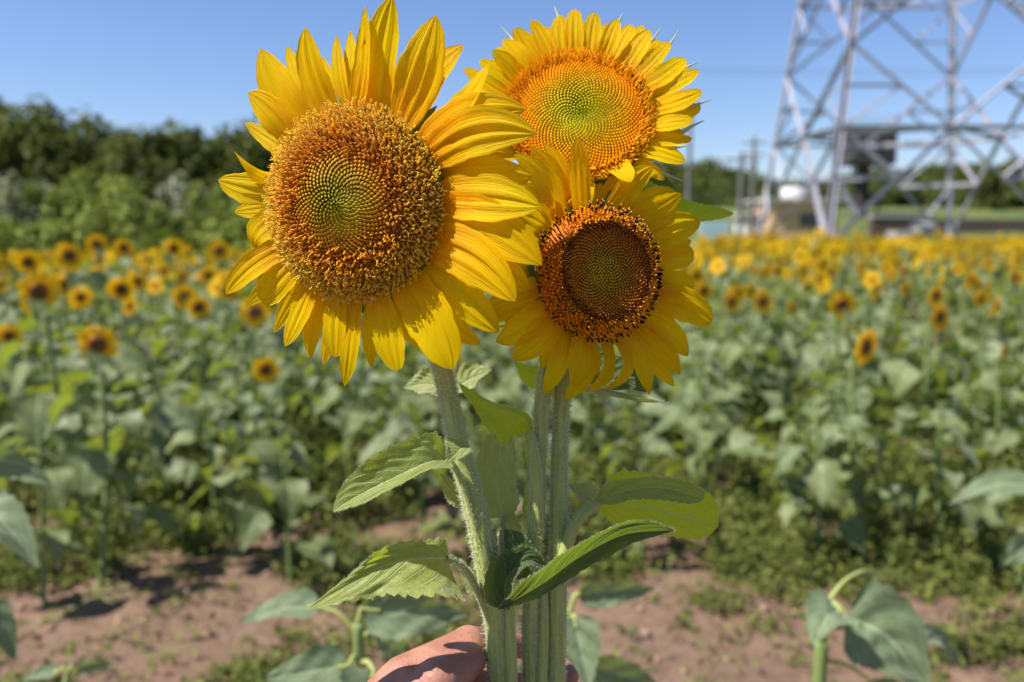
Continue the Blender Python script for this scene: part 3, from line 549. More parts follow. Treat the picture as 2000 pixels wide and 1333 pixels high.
g.base(c, .5, .4); g.b.inputs['Subsurface Weight'].default_value = .25; g.b.inputs['Subsurface Radius'].default_value = (1., .35, .2); g.b.inputs['Subsurface Scale'].default_value = .004
g.bump(g.math('ADD', n3, g.math('MULTIPLY', n2, .5)), .6, .0009); M['skin'] = g.m
add_hand()
# ================================================================ FIELD SUNFLOWER PROTOTYPES (local: base at 0, head centre at z=1, facing -Y)
def leaf_local(base, az, ln, wd, up, droop, seed, nu=7, nv=9):
    r = random.Random(seed); d = np.array([math.cos(az), math.sin(az), 0]); pl = ln*r.uniform(.5, .8)
    p0 = np.array(base); p1 = p0+d*pl*.55+np.array([0, 0, pl*up*.7]); p2 = p0+d*pl+np.array([0, 0, pl*up*.8])
    tip = p2+d*ln*math.cos(droop)-np.array([0, 0, ln*math.sin(droop)]); mid = (p2+tip)/2+np.array([0, 0, ln*.13])
    C = catmull([p2, mid, tip], nv); t = np.linspace(0, 1, nv); w = np.interp(t, [0, .08, .25, .45, .7, .9, 1], [.35, .85, 1, .93, .6, .22, .02])*wd/2
    ph = r.uniform(0, 6); V, F, uv = sheet(C, np.array([0, 0, 1.])+d*.4, w, w, nu, fold=r.uniform(.05, .4), bump=lambda u, t: wd*(.07*np.sin(t*8+ph)*u*u+.03*np.sin(t*14+ph*2+u*3)), roll=r.uniform(-.7, .7), edge=lambda u, t: (np.abs(u) > .9)*.08*np.sin(t*28+ph))
    return V, F, uv, catmull([p0, p1, p2], 5)
def head_local(mbp, mbd, c, n, Rd, npet=19, seed=0, lo=False, pl=1.):
    r = random.Random(seed); n = nz(n); e1 = nz(np.cross([0, 0, 1], n)); e2 = np.cross(n, e1)
    for lay in range(1 if lo else 2):
        for k in range(npet):
            a = 2*math.pi*(k+.5*lay+r.uniform(-.4, .4))/npet; rd = math.cos(a)*e1+math.sin(a)*e2; L = Rd*r.uniform(.85, 1.2)*pl; fl = r.uniform(-.3, .3)
            nv = 3 if lo else 5; t = np.linspace(0, 1, nv); B = c+rd*Rd*.85; C = B+rd*(L*t)[:, None]+n*((fl*t*t*L)-.01*Rd*lay)[:, None]
            w = (np.interp(t, [0, .25, .5, .8, 1], [.5, .95, 1, .6, .03]))*Rd*.46*(1.3 if lo else 1)/2; V, F, uv = sheet(C, n, w, w, 3, fold=.2); mbp.add(V, F, uv)
    m = 8 if lo else 18
    for kk, (rr, z) in enumerate([(.02, .20), (.35, .2), (.6, .16), (.85, .10), (1.0, 0), (.9, -.2), (.3, -.32)]):
        pass
    rings = [(.02, .15), (.35, .17), (.55, .20), (.8, .14), (1.0, 0), (.95, -.18), (.25, -.35)] if not lo else [(.02, .15), (.6, .18), (1., 0), (.3, -.35)]
    th = np.arange(m)*2*math.pi/m; V = np.concatenate([c+Rd*rr*(np.cos(th)[:, None]*e1+np.sin(th)[:, None]*e2)+n*Rd*z for rr, z in rings])
    cols = {0: (.16, .09, .015), 1: (.11, .045, .01), 2: (.12, .035, .008), 3: (.30, .12, .01), 4: (.65, .32, .01), 5: (.12, .2, .04), 6: (.12, .2, .04)} if not lo else {0: (.13, .05, .01), 1: (.20, .08, .01), 2: (.6, .3, .01), 3: (.12, .2, .04)}
    mbd.add(V, grid_faces(len(rings), m, True), None, np.repeat(np.array([cols[i] for i in range(len(rings))]), m, 0))
def proto(seed, head=True, parts=True, nleaf=13, name='field_sunflower', big=1.):
    r = random.Random(seed); root = bpy.data.objects.new(name, None); COL.objects.link(root); root.empty_display_size = .1
    lean = np.array([r.uniform(-.05, .05), r.uniform(-.05, .05), 0]); top = 1.0
    hn = nz(np.array([r.uniform(-.2, .2), -1, r.uniform(-.2, .3)])); hc = np.array([0, 0, top])
    pts = [(0, 0, 0), lean*.5+(0, .02, .4), lean*.3+(0, .05, .8), (0, .055, .95), hc-hn*.02] if head else [(0, 0, 0), lean*.5+(0, 0, .35), lean+(0, 0, .78)]
    C = catmull(pts, 12); V, F, uv = tube(C, np.linspace(.013, .009, 12), 8); obj('stem', mesh('stem', V, F, M['stem_field'], uv), root)
    zz = np.linspace(.22, .90 if head else .76, nleaf); allm = MB()
    for k in range(nleaf):
        z = zz[k]; base = np.array([np.interp(z, C[:, 2], C[:, 0]), np.interp(z, C[:, 2], C[:, 1]), z]); s = math.sin(math.pi*(.25+.7*(k+.5)/nleaf))**.8
        ln = (.06+.135*s)*r.uniform(.65, 1.25)*big; V, F, uv, pc = leaf_local(base, k*2.4+r.uniform(-.4, .4), ln, ln*r.uniform(.75, .95), r.uniform(.1, 1.1), r.uniform(-.2, 1.2), seed*31+k, 7 if parts else 5, 9 if parts else 5)
        Vt, Ft, ut = tube(pc, .0035, 5)
        if parts: o = obj('leaf', mesh('leaf', V, F, M['leaf_field'], uv), root); obj('leaf_stalk', mesh('leaf_stalk', Vt, Ft, M['stem_field'], ut), o)
        else: allm.add(V, F, uv); allm.add(Vt, Ft, ut+5)
    if not parts: obj('foliage', allm.mesh('foliage', M['leaf_field']), root)
    if head:
        mp, md = MB(), MB(); head_local(mp, md, hc, hn,   .042 if parts else .032, seed=seed, pl=1.15 if parts else 1.7)
        d = obj('flower_disc', md.mesh('flower_disc', M['floret_far']), root); obj('petals', mp.mesh('petals', M['petal_far']), d)
    return root
def kids(o): return [c for c in COL.objects if c.parent == o]
TREE = {}
def reg(o):
    TREE[o.name] = [(c, list(c.children)) for c in o.children]
def copy_thing(o):
    c = o.copy(); COL.objects.link(c)
    for ch, gs in TREE[o.name]:
        d = ch.copy(); COL.objects.link(d); d.parent = c
        for g_ in gs: e = g_.copy(); COL.objects.link(e); e.parent = d
    return c
PR_N = [proto(s, nleaf=16) for s in (1, 2, 3, 4, 5, 6)]; PR_H = [proto(s, head=False, name='headless_sunflower', nleaf=17) for s in (11, 12, 13, 14)]
PR_B = [proto(s, head=False, name='headless_sunflower', nleaf=11, big=1.02) for s in (41, 42, 43)]
PR_M = [proto(s, parts=False, nleaf=14) for s in (21, 22, 23, 24, 25)]; PR_MH = [proto(s, head=False, parts=False, name='headless_sunflower', nleaf=15) for s in (31, 32, 33)]
for p in PR_N+PR_B+PR_H+PR_M+PR_MH: reg(p)
used = set(); COUNT = 0; PLACED = []
def put(pr, x, y, s, rz, label, group, cat='sunflower'):
    global COUNT
    o = pr if pr.name not in used else copy_thing(pr); used.add(pr.name); used.add(o.name)
    o.location = (x, y, -.01); o.rotation_euler = (R_(random.uniform(-3, 3)), R_(random.uniform(-3, 3)), rz); o.scale = (s, s, s); tag(o, label, cat, group); COUNT += 1; PLACED.append((x, y)); return o
GF = 'sunflowers growing in the field'
FACE = R_(28)
TR = [ # px,py,size,label
 (162,672,84,'frontal blurred sunflower with dark round centre at far left, nearest flower on that side'),(514,718,70,'round blurred sunflower standing lowest in the left field, below the largest held flower'),
 (5,655,60,'half sunflower cut by the left edge of the picture'),(88,567,70,'large blurred sunflower at the left above the lone frontal one'),(145,585,38,'small sunflower tucked to the lower right of a larger one at the left'),
 (120,556,44,'sunflower half hidden behind the large blurred one at the left'),(253,562,52,'blurred sunflower in a touching pair, its left front member, left of the field'),(278,548,40,'smaller sunflower behind the right side of its pair in the left field'),
 (287,595,30,'small dim sunflower low among leaves in the left field'),(362,578,50,'medium sunflower alone with tilted dark centre in the left field'),(477,605,62,'sunflower just under the lowest left petals of the largest held flower'),
 (350,541,36,'small sunflower above the lone tilted one in the left field'),(395,537,38,'small sunflower right of the small one high in the left field'),(453,560,48,'sunflower partly covered by the pointed left petal of the largest held flower'),
 (200,476,34,'tallest orange sunflower standing up against the green bushes at left'),(38,510,42,'sunflower near the left edge under the bushes'),(140,498,46,'bright sunflower under the bushes at left, in the top row'),(182,533,36,'small sunflower in the third row under the bushes at left'),
 (350,483,28,'small round sunflower in the topmost row near the middle of the bushes'),(437,488,36,'sunflower in the topmost row just left of the largest held flower'),(240,483,28,'small sunflower right of the tallest orange one'),
 (1690,672,78,'tilted sunflower seen from the side, nearest and largest in the right field'),(1825,615,60,'slanted sunflower below a pair in the right field'),(1553,600,42,'narrow sunflower low in the right field left of the middle'),(1437,588,48,'sunflower right of the held flower with the black ring, second from it'),
 (1384,566,44,'sunflower closest to the right of the held flower with the black ring'),(1704,566,42,'sunflower with small dark centre in the middle of the right field'),(1828,574,46,'sunflower directly above the slanted one in the right field'),(1966,682,48,'lone sunflower low at the right edge'),
 (1936,574,34,'side view sunflower high near the right edge'),(1568,557,30,'small sunflower above the narrow one in the right field'),(1525,585,28,'small sunflower left of the narrow one in the right field'),(1765,562,36,'bright sunflower with hidden centre between two darker ones, right field'),
 (1600,538,28,'small sunflower below the tan hut'),(1896,557,26,'tiny sunflower up and right of the slanted pair'),(1982,540,36,'bright sunflower at the right edge near the top of the field'),(782,668,34,'sunflower glimpsed through a gap between the lower petals of the largest held flower')]
for px, py, sz, lab in TR:
    d = min(.182*FPX/sz, 9.3 if sz < 36 else 99); q = P(px, py, d); s = q[2]
    o = put(random.choice(PR_N), q[0], q[1], s, FACE+R_(random.uniform(-12, 12)), lab, GF)
# near-edge plants whose heads are gone
def near_plant(d, stemp, leaves, label, r=.010):
    """one plant standing d metres from the camera: stem points and leaves (base, tip, half width, roll)"""
    global COUNT, ORG
    pts = [np.array(P(x, y, d)) for x, y in stemp]; g0 = pts[-1].copy(); g0[2] = -.02; ORG = g0.copy(); root = empty('headless_sunflower', g0, label, 'sunflower plant', 'cut sunflower plants in front of the field')
    C = catmull(pts+[g0], 24); V, F, uv = tube(C, np.linspace(r*.8, r*1.1, 24), 12, 6, .04); obj('stem', mesh('stem', V-ORG, F, M['stem_field'], uv), root)
    for (sx, sy, bx, by, tx, ty, w, roll, droop, dd) in leaves:
        s0, b0, t0 = P(sx, sy, d), P(bx, by, d+dd), P(tx, ty, d+dd*2.2); mid = (b0+t0)/2+np.array([0, 0, droop]); Cl = catmull([b0, mid, t0], 26); t = np.linspace(0, 1, 26); W = np.interp(t, [0, .05, .15, .32, .5, .7, .88, 1], [.3, .85, 1, .98, .86, .6, .28, .0])*w*d/FPX; ph = random.uniform(0, 6)
        V, F, uv = sheet(Cl, nz(CAM-b0), W, W, 17, fold=.15, curl=.4/(w*d/FPX), roll=R_(roll), bump=lambda u, t: w*d/FPX*(.10*np.sin(t*8+ph+u)*u*u+.03*np.sin(t*20+u*5)-.06*np.exp(-(u/.08)**2)), edge=lambda u, t: (np.abs(u) > .9)*.06*np.sin(t*46+ph)+.04*np.sin(t*13+ph))
        o = obj('leaf', mesh('leaf', V-ORG, F, M['leaf_near'], uv), root); Cs = catmull([s0, (s0+b0)/2+np.array([0, 0, .012]), b0, b0*.7+mid*.3], 12); V, F, uv = tube(Cs, np.linspace(.0045, .0028, 12), 8); obj('leaf_stalk', mesh('leaf_stalk', V-ORG, F, M['stem'], uv), o)
    COUNT += 1; PLACED.append((g0[0], g0[1])); ORG = np.zeros(3)
M['leaf_near'] = m_leaf('leaf_near', (.10, .145, .07), (.19, .24, .13), (.30, .40, .05), sheen=.25, trf=.28, vein_c=(.34, .42, .26))
near_plant(1.45, [(700,1215),(702,1330)], [(700,1240,622,1186,468,1214,34,-35,.01,0),(700,1215,712,1190,915,1205,52,-20,.0,.0),(702,1290,680,1300,515,1325,44,-15,.0,-.03),(701,1260,735,1240,800,1290,40,30,.0,.06),(702,1300,730,1310,700,1420,60,0,.0,-.05)], 'pale green cut sunflower plant at the bottom just left of the hand')
near_plant(1.5, [(1112,1195),(1108,1330)], [(1112,1200,1130,1160,1283,1150,30,-30,.0,0),(1112,1230,1122,1205,1150,1345,44,0,.0,-.03),(1110,1300,1150,1300,1290,1345,46,-20,.0,.05)], 'pale green cut sunflower plant at the bottom just right of the held stems')
near_plant(1.6, [(1612,1180),(1604,1250),(1600,1340)], [(1612,1182,1655,1205,1812,1345,88,8,.03,-.02),(1612,1182,1640,1195,1585,1260,50,-25,.02,-.04),(1612,1182,1680,1118,1800,1150,16,-60,.02,.05),(1602,1290,1700,1330,1760,1420,50,0,.0,.04),(1606,1230,1800,1240,1885,1312,26,40,.02,.08)], 'tall cut sunflower stalk at the lower right with one big drooping pale leaf', .013)
near_plant(1.6, [(-130,880),(-125,1000),(-120,1300)], [(-130,885,-40,900,112,955,34,-30,.02,0),(-126,980,-40,985,72,1112,46,25,.02,-.03),(-126,940,-30,930,60,860,26,-20,.02,.1),(-120,1150,-20,1180,30,1290,30,10,.0,.0)], 'cut sunflower plant outside the left edge with leaves reaching in, one dark')
near_plant(2.1, [(2090,1000),(2090,1200)], [(2090,1010,2040,1060,1952,1108,38,25,.02,0),(2090,1000,2030,950,1850,985,30,-30,.03,.05),(2090,1100,2050,1130,2010,1200,36,0,.0,0)], 'cut sunflower plant at the right edge with a pale drooping leaf')
near_plant(1.75, [(132,1318),(130,1400)], [(132,1318,145,1310,228,1296,13,-30,.005,0),(132,1318,115,1312,40,1330,15,-25,.005,0),(131,1350,150,1355,260,1400,20,0,0,0)], 'small young plant at the lower left corner with two narrow leaves', .007)
ROW = [(1.42,3.75,.98,'big leaved plant without a flower standing out front in the right field'),(-.98,3.6,.93,'big leaved plant without a flower out front in the left field'),(-2.0,3.45,.98,'big leaved plant without a flower at the far left front'),(2.25,3.6,.95,'big leaved plant without a flower at the far right front'),(.62,3.9,.9,'big leaved plant without a flower right behind the third stem'),(-.15,3.85,.9,'big leaved plant seen between the left leaves of the bouquet')]
for x, y, s, lab in ROW: put(random.choice(PR_B), x, y, s, random.uniform(0, 6), lab, 'big plants along the front of the field', 'sunflower plant')
def region(px, y):
    a = 'left' if px < 560 else 'right' if px > 1330 else 'middle'
    b = 'front row' if y < 6 else 'second band' if y < 8.5 else 'dense far band'
    return a, b
far = []
cells = []
y = 3.95
while y < 25:
    hw = .64*y+.6; x = -hw
    while x < hw:
        cells.append((x+random.uniform(-.2, .2), y+random.uniform(-.22, .22))); x += .47
    y += .47
cells.sort(key=lambda c: math.hypot(*c))
for x, y in cells:
    px = 1000+x/y*FPX*.99
    if x < -.26*y-.5 and y > 14.2+max(0, (x+5))*.8: continue
    if y > 15 and px < 900: continue
    if random.random() < np.interp(y, [4, 5.5, 8], [.45, .28, .05]): continue
    if any((x-a)**2+(y-b)**2 < .06 for a, b in PLACED): continue
    d = math.hypot(x, y); ph = 0 if d < 5.6 else .4 if d < 6.8 else .72 if d < 9 else .95
    if px < 700: ph = 0 if d < 5.6 else ph*.85
    s = random.gauss(1.06, .06) if d > 6 else random.gauss(.97, .06); face = FACE+R_(random.gauss(0, 22)); head = random.random() < ph
    if COUNT < 300:
        near = d < 6.3; a, b = region(px, y)
        pr = random.choice((PR_N if head else PR_H) if near else (PR_M if head else PR_MH))
        if head: put(pr, x, y, s, face, f'yellow sunflower with dark centre crowded into the {b} of the {a} field', GF)
        else: put(pr, x, y, s, face, f'leafy sunflower plant without a flower in the {b} of the {a} field', 'leafy plants without flowers in the field', 'sunflower plant')
    else: far.append((x, y, s, face, head)); far.append((x+random.uniform(-.2, .2), y+random.uniform(-.2, .2), s*random.uniform(.9, 1.06), face+random.gauss(0, .3), head)) if random.random() < (.5 if x < 0 else .8) else None
# the rest of the field: past 300 of a kind
def far_field():
    ml, mp, md = MB(), MB(), MB()
    for k, (x, y, s, face, head) in enumerate(far):
        cs, sn = math.cos(face), math.sin(face); base = np.array([x, y, 0])
        for j in range(9):
            V, F, uv, pc = leaf_local((0, 0, .35+.06*j), j*2.4+k, .17*random.uniform(.7, 1.2), .15, random.uniform(.2, .8), random.uniform(.1, 1.1), k*13+j, 3, 4)
            ml.add(V*s+base, F, uv)
        V, F, uv = tube(np.array([[0, 0, 0], [0, .03, .5], [0, .03, .98]]), .011, 4); ml.add(V*s+base, F, uv+3)
        if head:
            n = np.array([sn, -cs, random.uniform(-.2, .35)])+np.array([random.gauss(0, .15), 0, 0]); head_local(mp, md, base+np.array([0, 0, s*1.0]), n, .036*s*random.uniform(.85, 1.25), 12, k, True, 2.1)
    return ml, mp, md
ml, mp, md = far_field()
V = np.concatenate(ml.V+mp.V+md.V); F = []; off = 0
me = bpy.data.meshes.new('distant_sunflowers')
allF = []; mi = []; off = 0
for i, m_ in enumerate((ml, mp, md)):
    f = np.concatenate(m_.F[4])+off; allF.append(f); mi.append(np.full(len(f), i)); off += m_.n
me = mesh('distant_sunflowers', V, np.concatenate(allF), M['leaf_field'], np.concatenate(ml.U+mp.U+md.U), np.concatenate(ml.C+mp.C+md.C))
me.materials.append(M['petal_far']); me.materials.append(M['floret_far']); me.polygons.foreach_set('material_index', np.concatenate(mi).astype(np.int32))
obj('distant_sunflowers', me, None, label='dense mass of far sunflowers filling the field up to the hut and pylon', cat='sunflower field', kind='stuff')
# ================================================================ GROUND AND WEEDS
def vnoise(x, y, s, seed=0):
    r = np.random.default_rng(seed); G = r.random((64, 64)); X = (x/s) % 63; Y = (y/s) % 63; i = X.astype(int); j = Y.astype(int); f = X-i; g_ = Y-j; f = f*f*(3-2*f); g_ = g_*g_*(3-2*g_)
    return (G[i, j]*(1-f)+G[i+1, j]*f)*(1-g_)+(G[i, j+1]*(1-f)+G[i+1, j+1]*f)*g_
def gz(x, y): return (.05*vnoise(x+50, y+50, .55, 1)+.03*vnoise(x+50, y+50, .16, 2)-.05)*np.clip((30-np.abs(y))/8, 0, 1)
xs = np.concatenate([-np.geomspace(1500, 6, 30), np.arange(-5.95, 6, .05), np.geomspace(6, 1500, 30)]); ys = np.concatenate([-np.geomspace(300, 1.2, 14), np.arange(-1, 9, .05), np.geomspace(9, 2500, 46)])
X, Y = np.meshgrid(xs, ys, indexing='ij'); V = np.stack([X.ravel(), Y.ravel(), gz(X.ravel(), Y.ravel())], 1)
Fg = grid_faces(len(xs), len(ys))[:, ::-1]
obj('ground', mesh('ground', V, Fg, M['soil']), None, kind='structure', label='reddish brown soil with scattered weeds')
def leaf_cloud(pos, nrm, size, col, aspect=.5, bend=.0):
    k = len(pos); T = nz(np.cross(nrm, rng.normal(0, 1, (k, 3)))); B = np.cross(nrm, T); s = np.broadcast_to(size, k)[:, None]
    c = [pos-T*s, pos-B*s*aspect+nrm*s*.1, pos+T*s, pos+B*s*aspect+nrm*s*.1]
    return np.stack(c, 1).reshape(-1, 3), (np.array([[0, 1, 2, 3]])+(np.arange(k)*4)[:, None]), np.repeat(np.asarray(col), 4)
def weeds():
    n = 150000; x = rng.uniform(-6, 6.5, n); y = 1.8+rng.random(n)**1.2*8; dn = vnoise(x+50, y+50, .42, 5)*.65+vnoise(x+50, y+50, .13, 6)*.35
    dn = dn+.16*np.clip((y-3.2)/.7, 0, 1)+.10*np.clip((x-.5)/1, 0, 1)*(y > 2.4)*(y < 4)
    k = rng.random(n) < np.clip((dn-.44)*3.0, .04, .95); x, y, dn = x[k], y[k], dn[k]; n = len(x); rep = 6
    X = np.repeat(x, rep)+rng.normal(0, .03, n*rep); Y = np.repeat(y, rep)+rng.normal(0, .022, n*rep); hh = np.repeat(rng.uniform(.01, .07, n)*np.interp(y, [3.2, 4.2], [1, 1.8])*(.5+1.1*vnoise(x+50, y+50, .3, 8))*(1+1.6*np.clip(np.repeat(dn, 1)-.6, 0, .5)*3), rep)*rng.uniform(.2, 1.1, n*rep)
    pos = np.stack([X, Y, gz(X, Y)+hh], 1); nr = nz(rng.normal(0, .7, (n*rep, 3))+[0, 0, 1]); size = rng.uniform(.006, .024, n*rep)*np.interp(Y, [3, 5], [1, 1.5])
    V, F, c = leaf_cloud(pos, nr, size, np.repeat(rng.random(n), rep)*.7+rng.random(n*rep)*.3, .5)
    obj('weeds', mesh('weeds', V, F, M['weed'], None, c, smooth=False), None, label='low green weeds and grass spreading over the soil between the rows', cat='weeds', kind='stuff')
weeds()
def clods():
    mb = MB()
    for k in range(900):
        x = random.uniform(-4, 4.5); y = random.uniform(2, 6); s = random.uniform(.006, .024); tv = rng.normal(0, 1, (14, 3)); 
        a = np.linspace(0, 2*math.pi, 7)[:-1]; rings = [(.3, -.6), (.95, -.2), (1, .3), (.5, .75), (.03, .85)]
        V = np.concatenate([np.stack([r_*np.cos(a), r_*np.sin(a), np.full(6, z)], 1) for r_, z in rings])*(1+rng.normal(0, .16, (30, 3)))*s
        mb.add(V+[x, y, float(gz(np.array([x]), np.array([y]))[0])+s*.2], grid_faces(5, 6, True))
    obj('soil_clods', mb.mesh('soil_clods', NG('clod').base((.30, .19, .14), .95, .1).m), None, kind='stuff', label='small clods and stones lying on the bare soil', cat='soil')
clods()
n = 2200; x = rng.uniform(-4.5, 5, n); y = rng.uniform(2, 7, n); V, F, c = leaf_cloud(np.stack([x, y, gz(x, y)+.006], 1), nz(rng.normal(0, .25, (n, 3))+[0, 0, 1]), rng.uniform(.008, .04, n), rng.random(n), .18)
obj('dead_leaves', mesh('dead_leaves', V, F, attrfac('dead_leaf', (.16, .09, .045), (.48, .36, .20), (.4, .3, .1), .15), None, c, smooth=False), None, kind='stuff', label='dry straw and dead leaf scraps scattered over the soil')
# ================================================================ TREES AND SHRUBS
def crown_mesh(name, c, rad, nclump, per, size, mat, low=.0, clr=.26):
    cl = []; 
    while len(cl) < nclump:
        p = rng.uniform(-1, 1, 3)
        if np.linalg.norm(p) < 1 and np.linalg.norm(p) > .35 and p[2] > -1+low: cl.append(p)
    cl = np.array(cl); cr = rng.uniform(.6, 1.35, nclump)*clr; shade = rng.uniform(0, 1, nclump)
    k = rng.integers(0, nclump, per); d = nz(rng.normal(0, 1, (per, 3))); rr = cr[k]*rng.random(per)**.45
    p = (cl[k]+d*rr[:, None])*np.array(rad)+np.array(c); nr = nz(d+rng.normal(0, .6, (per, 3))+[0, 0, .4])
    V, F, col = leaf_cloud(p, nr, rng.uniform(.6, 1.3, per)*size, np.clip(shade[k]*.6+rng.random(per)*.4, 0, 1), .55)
    return mesh(name, V, F, mat, None, col, smooth=False)
def tree(name, x, y, h, rx, mat, label, cat, group, per=5200, size=.10, trunk=.12, nclump=46, base=.25):
    root = empty(name, (x, y, 0), label, cat, group); mb = MB(); r = random
    T = catmull([(0, 0, -.1), (r.uniform(-.1, .1), 0, h*.3), (r.uniform(-.2, .2), r.uniform(-.2, .2), h*.55), (r.uniform(-.3, .3), 0, h*.8)], 10); V, F, uv = tube(T, np.linspace(trunk, trunk*.25, 10), 8); mb.add(V, F, uv)
    for k in range(9):
        a = k*2.4; z0 = h*r.uniform(.2, .7); b = np.array([np.interp(z0, T[:, 2], T[:, 0]), np.interp(z0, T[:, 2], T[:, 1]), z0]); e = b+np.array([math.cos(a)*rx*.7, math.sin(a)*rx*.7, h*r.uniform(.1, .28)])
        V, F, uv = tube(catmull([b, (b+e)/2+[0, 0, .1*h*.3], e], 7), np.linspace(trunk*.45, trunk*.08, 7), 6); mb.add(V, F, uv)
    obj('trunk', mb.mesh('trunk', M['bark']), root)
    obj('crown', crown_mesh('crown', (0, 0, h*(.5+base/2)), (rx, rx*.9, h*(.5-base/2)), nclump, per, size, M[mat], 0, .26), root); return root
def top_at(px, py, Y): return atY(px, py, Y)
HD = [(-60,205,20.5),(40,212,20),(110,222,21),(190,262,19.5),(265,250,20.5),(320,245,19.6),(385,262,20.6),(450,262,19.8),(520,266,20.8),(590,275,20),(660,290,20.6),(735,300,20)]
TL = ['tall dark tree at the left edge, highest of the hedge','dark tree second from the left edge with a ragged top','dark tree whose top steps down towards the dip in the hedge','dark tree at the dip left of the middle of the hedge','dark tree rising right of the dip in the hedge','dark tree with a pointed top in the middle of the hedge','dark tree right of the pointed one in the hedge','dark low topped tree left of the largest held flower','dark tree just behind the left petals of the largest held flower','dark tree hidden mostly behind the largest held flower disc','dark tree behind the middle of the largest held flower','last dark tree of the hedge behind the held flowers']
for k, (px, py, Yd) in enumerate(HD):
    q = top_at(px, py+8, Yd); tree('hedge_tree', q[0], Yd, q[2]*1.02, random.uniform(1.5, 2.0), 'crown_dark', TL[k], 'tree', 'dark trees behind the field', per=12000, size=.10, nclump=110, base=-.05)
SH = [(-30,372,17.2,'crown_grey'),(45,352,16.8,'crown_grey'),(110,372,16.4,'crown_light'),(165,350,17,'crown_light'),(225,360,16.5,'crown_light'),(290,385,16.2,'crown_light'),(345,365,17,'crown_grey'),(400,370,16.6,'crown_light'),(450,372,17.2,'crown_grey'),(500,400,16.5,'crown_light'),(560,395,17,'crown_light'),(630,400,16.7,'crown_grey'),(700,405,17,'crown_light'),
      (20,420,15.6,'crown_light'),(130,425,15.5,'crown_light'),(250,430,15.4,'crown_light'),(370,425,15.5,'crown_light'),(480,432,15.4,'crown_light')]
SL = ['silvery bush cut by the left edge','silvery bush near the left edge below the tallest dark trees','light green bush right of the silvery ones at left','tall light green bush below the dip of the hedge','light green bush above the tallest orange sunflower','low light green bush in the middle of the bush row','silvery bush below the pointed dark tree','light green bush right of the middle silvery bush','silvery bush beside the left petals of the largest held flower','light green bush touching the lowest left petals','light green bush behind the lower left petals','silvery bush behind the largest held flower','last light green bush behind the held stems',
      'front low bush at the left edge','front low bush behind the leftmost flowers','front low bush behind the tallest orange sunflower','front low bush behind the small round sunflower of the top row','front low bush beside the largest held flower']
for k, (px, py, Yd, mt) in enumerate(SH):
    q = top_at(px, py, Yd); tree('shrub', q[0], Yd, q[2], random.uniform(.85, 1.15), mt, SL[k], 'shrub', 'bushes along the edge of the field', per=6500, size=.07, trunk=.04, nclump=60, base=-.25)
# ================================================================ BUILDINGS, TOWER, POLES
def paint(name, c, rough=.6, sc=6., amt=.25, metal=0):
    g = NG(name); o = g.coord('Object'); n = g.noise(sc, 4, o); m_ = g.noise(sc*6, 3, o)
    cc = g.mix(g.ramp(n, .35, .7, 0, amt*2), c, tuple(k*.6 for k in c)); cc = g.mix(g.ramp(m_, .5, .8, 0, amt), cc, tuple(min(1, k*1.3) for k in c)); g.base(cc, rough); g.b.inputs['Metallic'].default_value = metal; g.bump(m_, .2, .02); return g.m
M['steel'] = paint('galvanised_steel', (.33, .32, .38), .5, .6, .15)
M['tan'] = paint('tan_wall', (.60, .38, .22), .85, .8); M['white'] = paint('white_paint', (.72, .70, .68), .6, 1.2); M['roofc'] = paint('roof_concrete', (.55, .52, .52), .8, .8)
M['glass'] = NG('window_glass').base((.03, .04, .05), .1, .6).m; M['darkbox'] = paint('dark_panel', (.045, .035, .032), .7, .5); M['wallb'] = paint('brown_wall', (.10, .07, .06), .9, .3); M['conc'] = paint('concrete', (.34, .32, .30), .85, .7)
M['pole'] = paint('pole_concrete', (.17, .155, .16), .85, 1.); M['cyan'] = paint('pale_blue_panel', (.42, .55, .58), .6, .8); M['wire'] = NG('wire').base((.05, .05, .06), .5).m
g = NG('grass_bank'); c = g.mix(g.ramp(g.noise(.25, 5, g.coord('Object')), .3, .7), (.055, .08, .018), (.12, .14, .03)); g.base(c, .9); M['bank'] = g.m
g = NG('hill_ground'); c = g.mix(g.ramp(g.noise(.02, 4, g.coord('Object')), .4, .65), (.03, .06, .02), (.12, .17, .04)); g.base(c, .9); M['hill'] = g.m
def pbox(name, lo, hi, mat, parent, **k): V, F = box(lo, hi); return obj(name, mesh(name, V, F, M[mat], smooth=False), parent, **k)
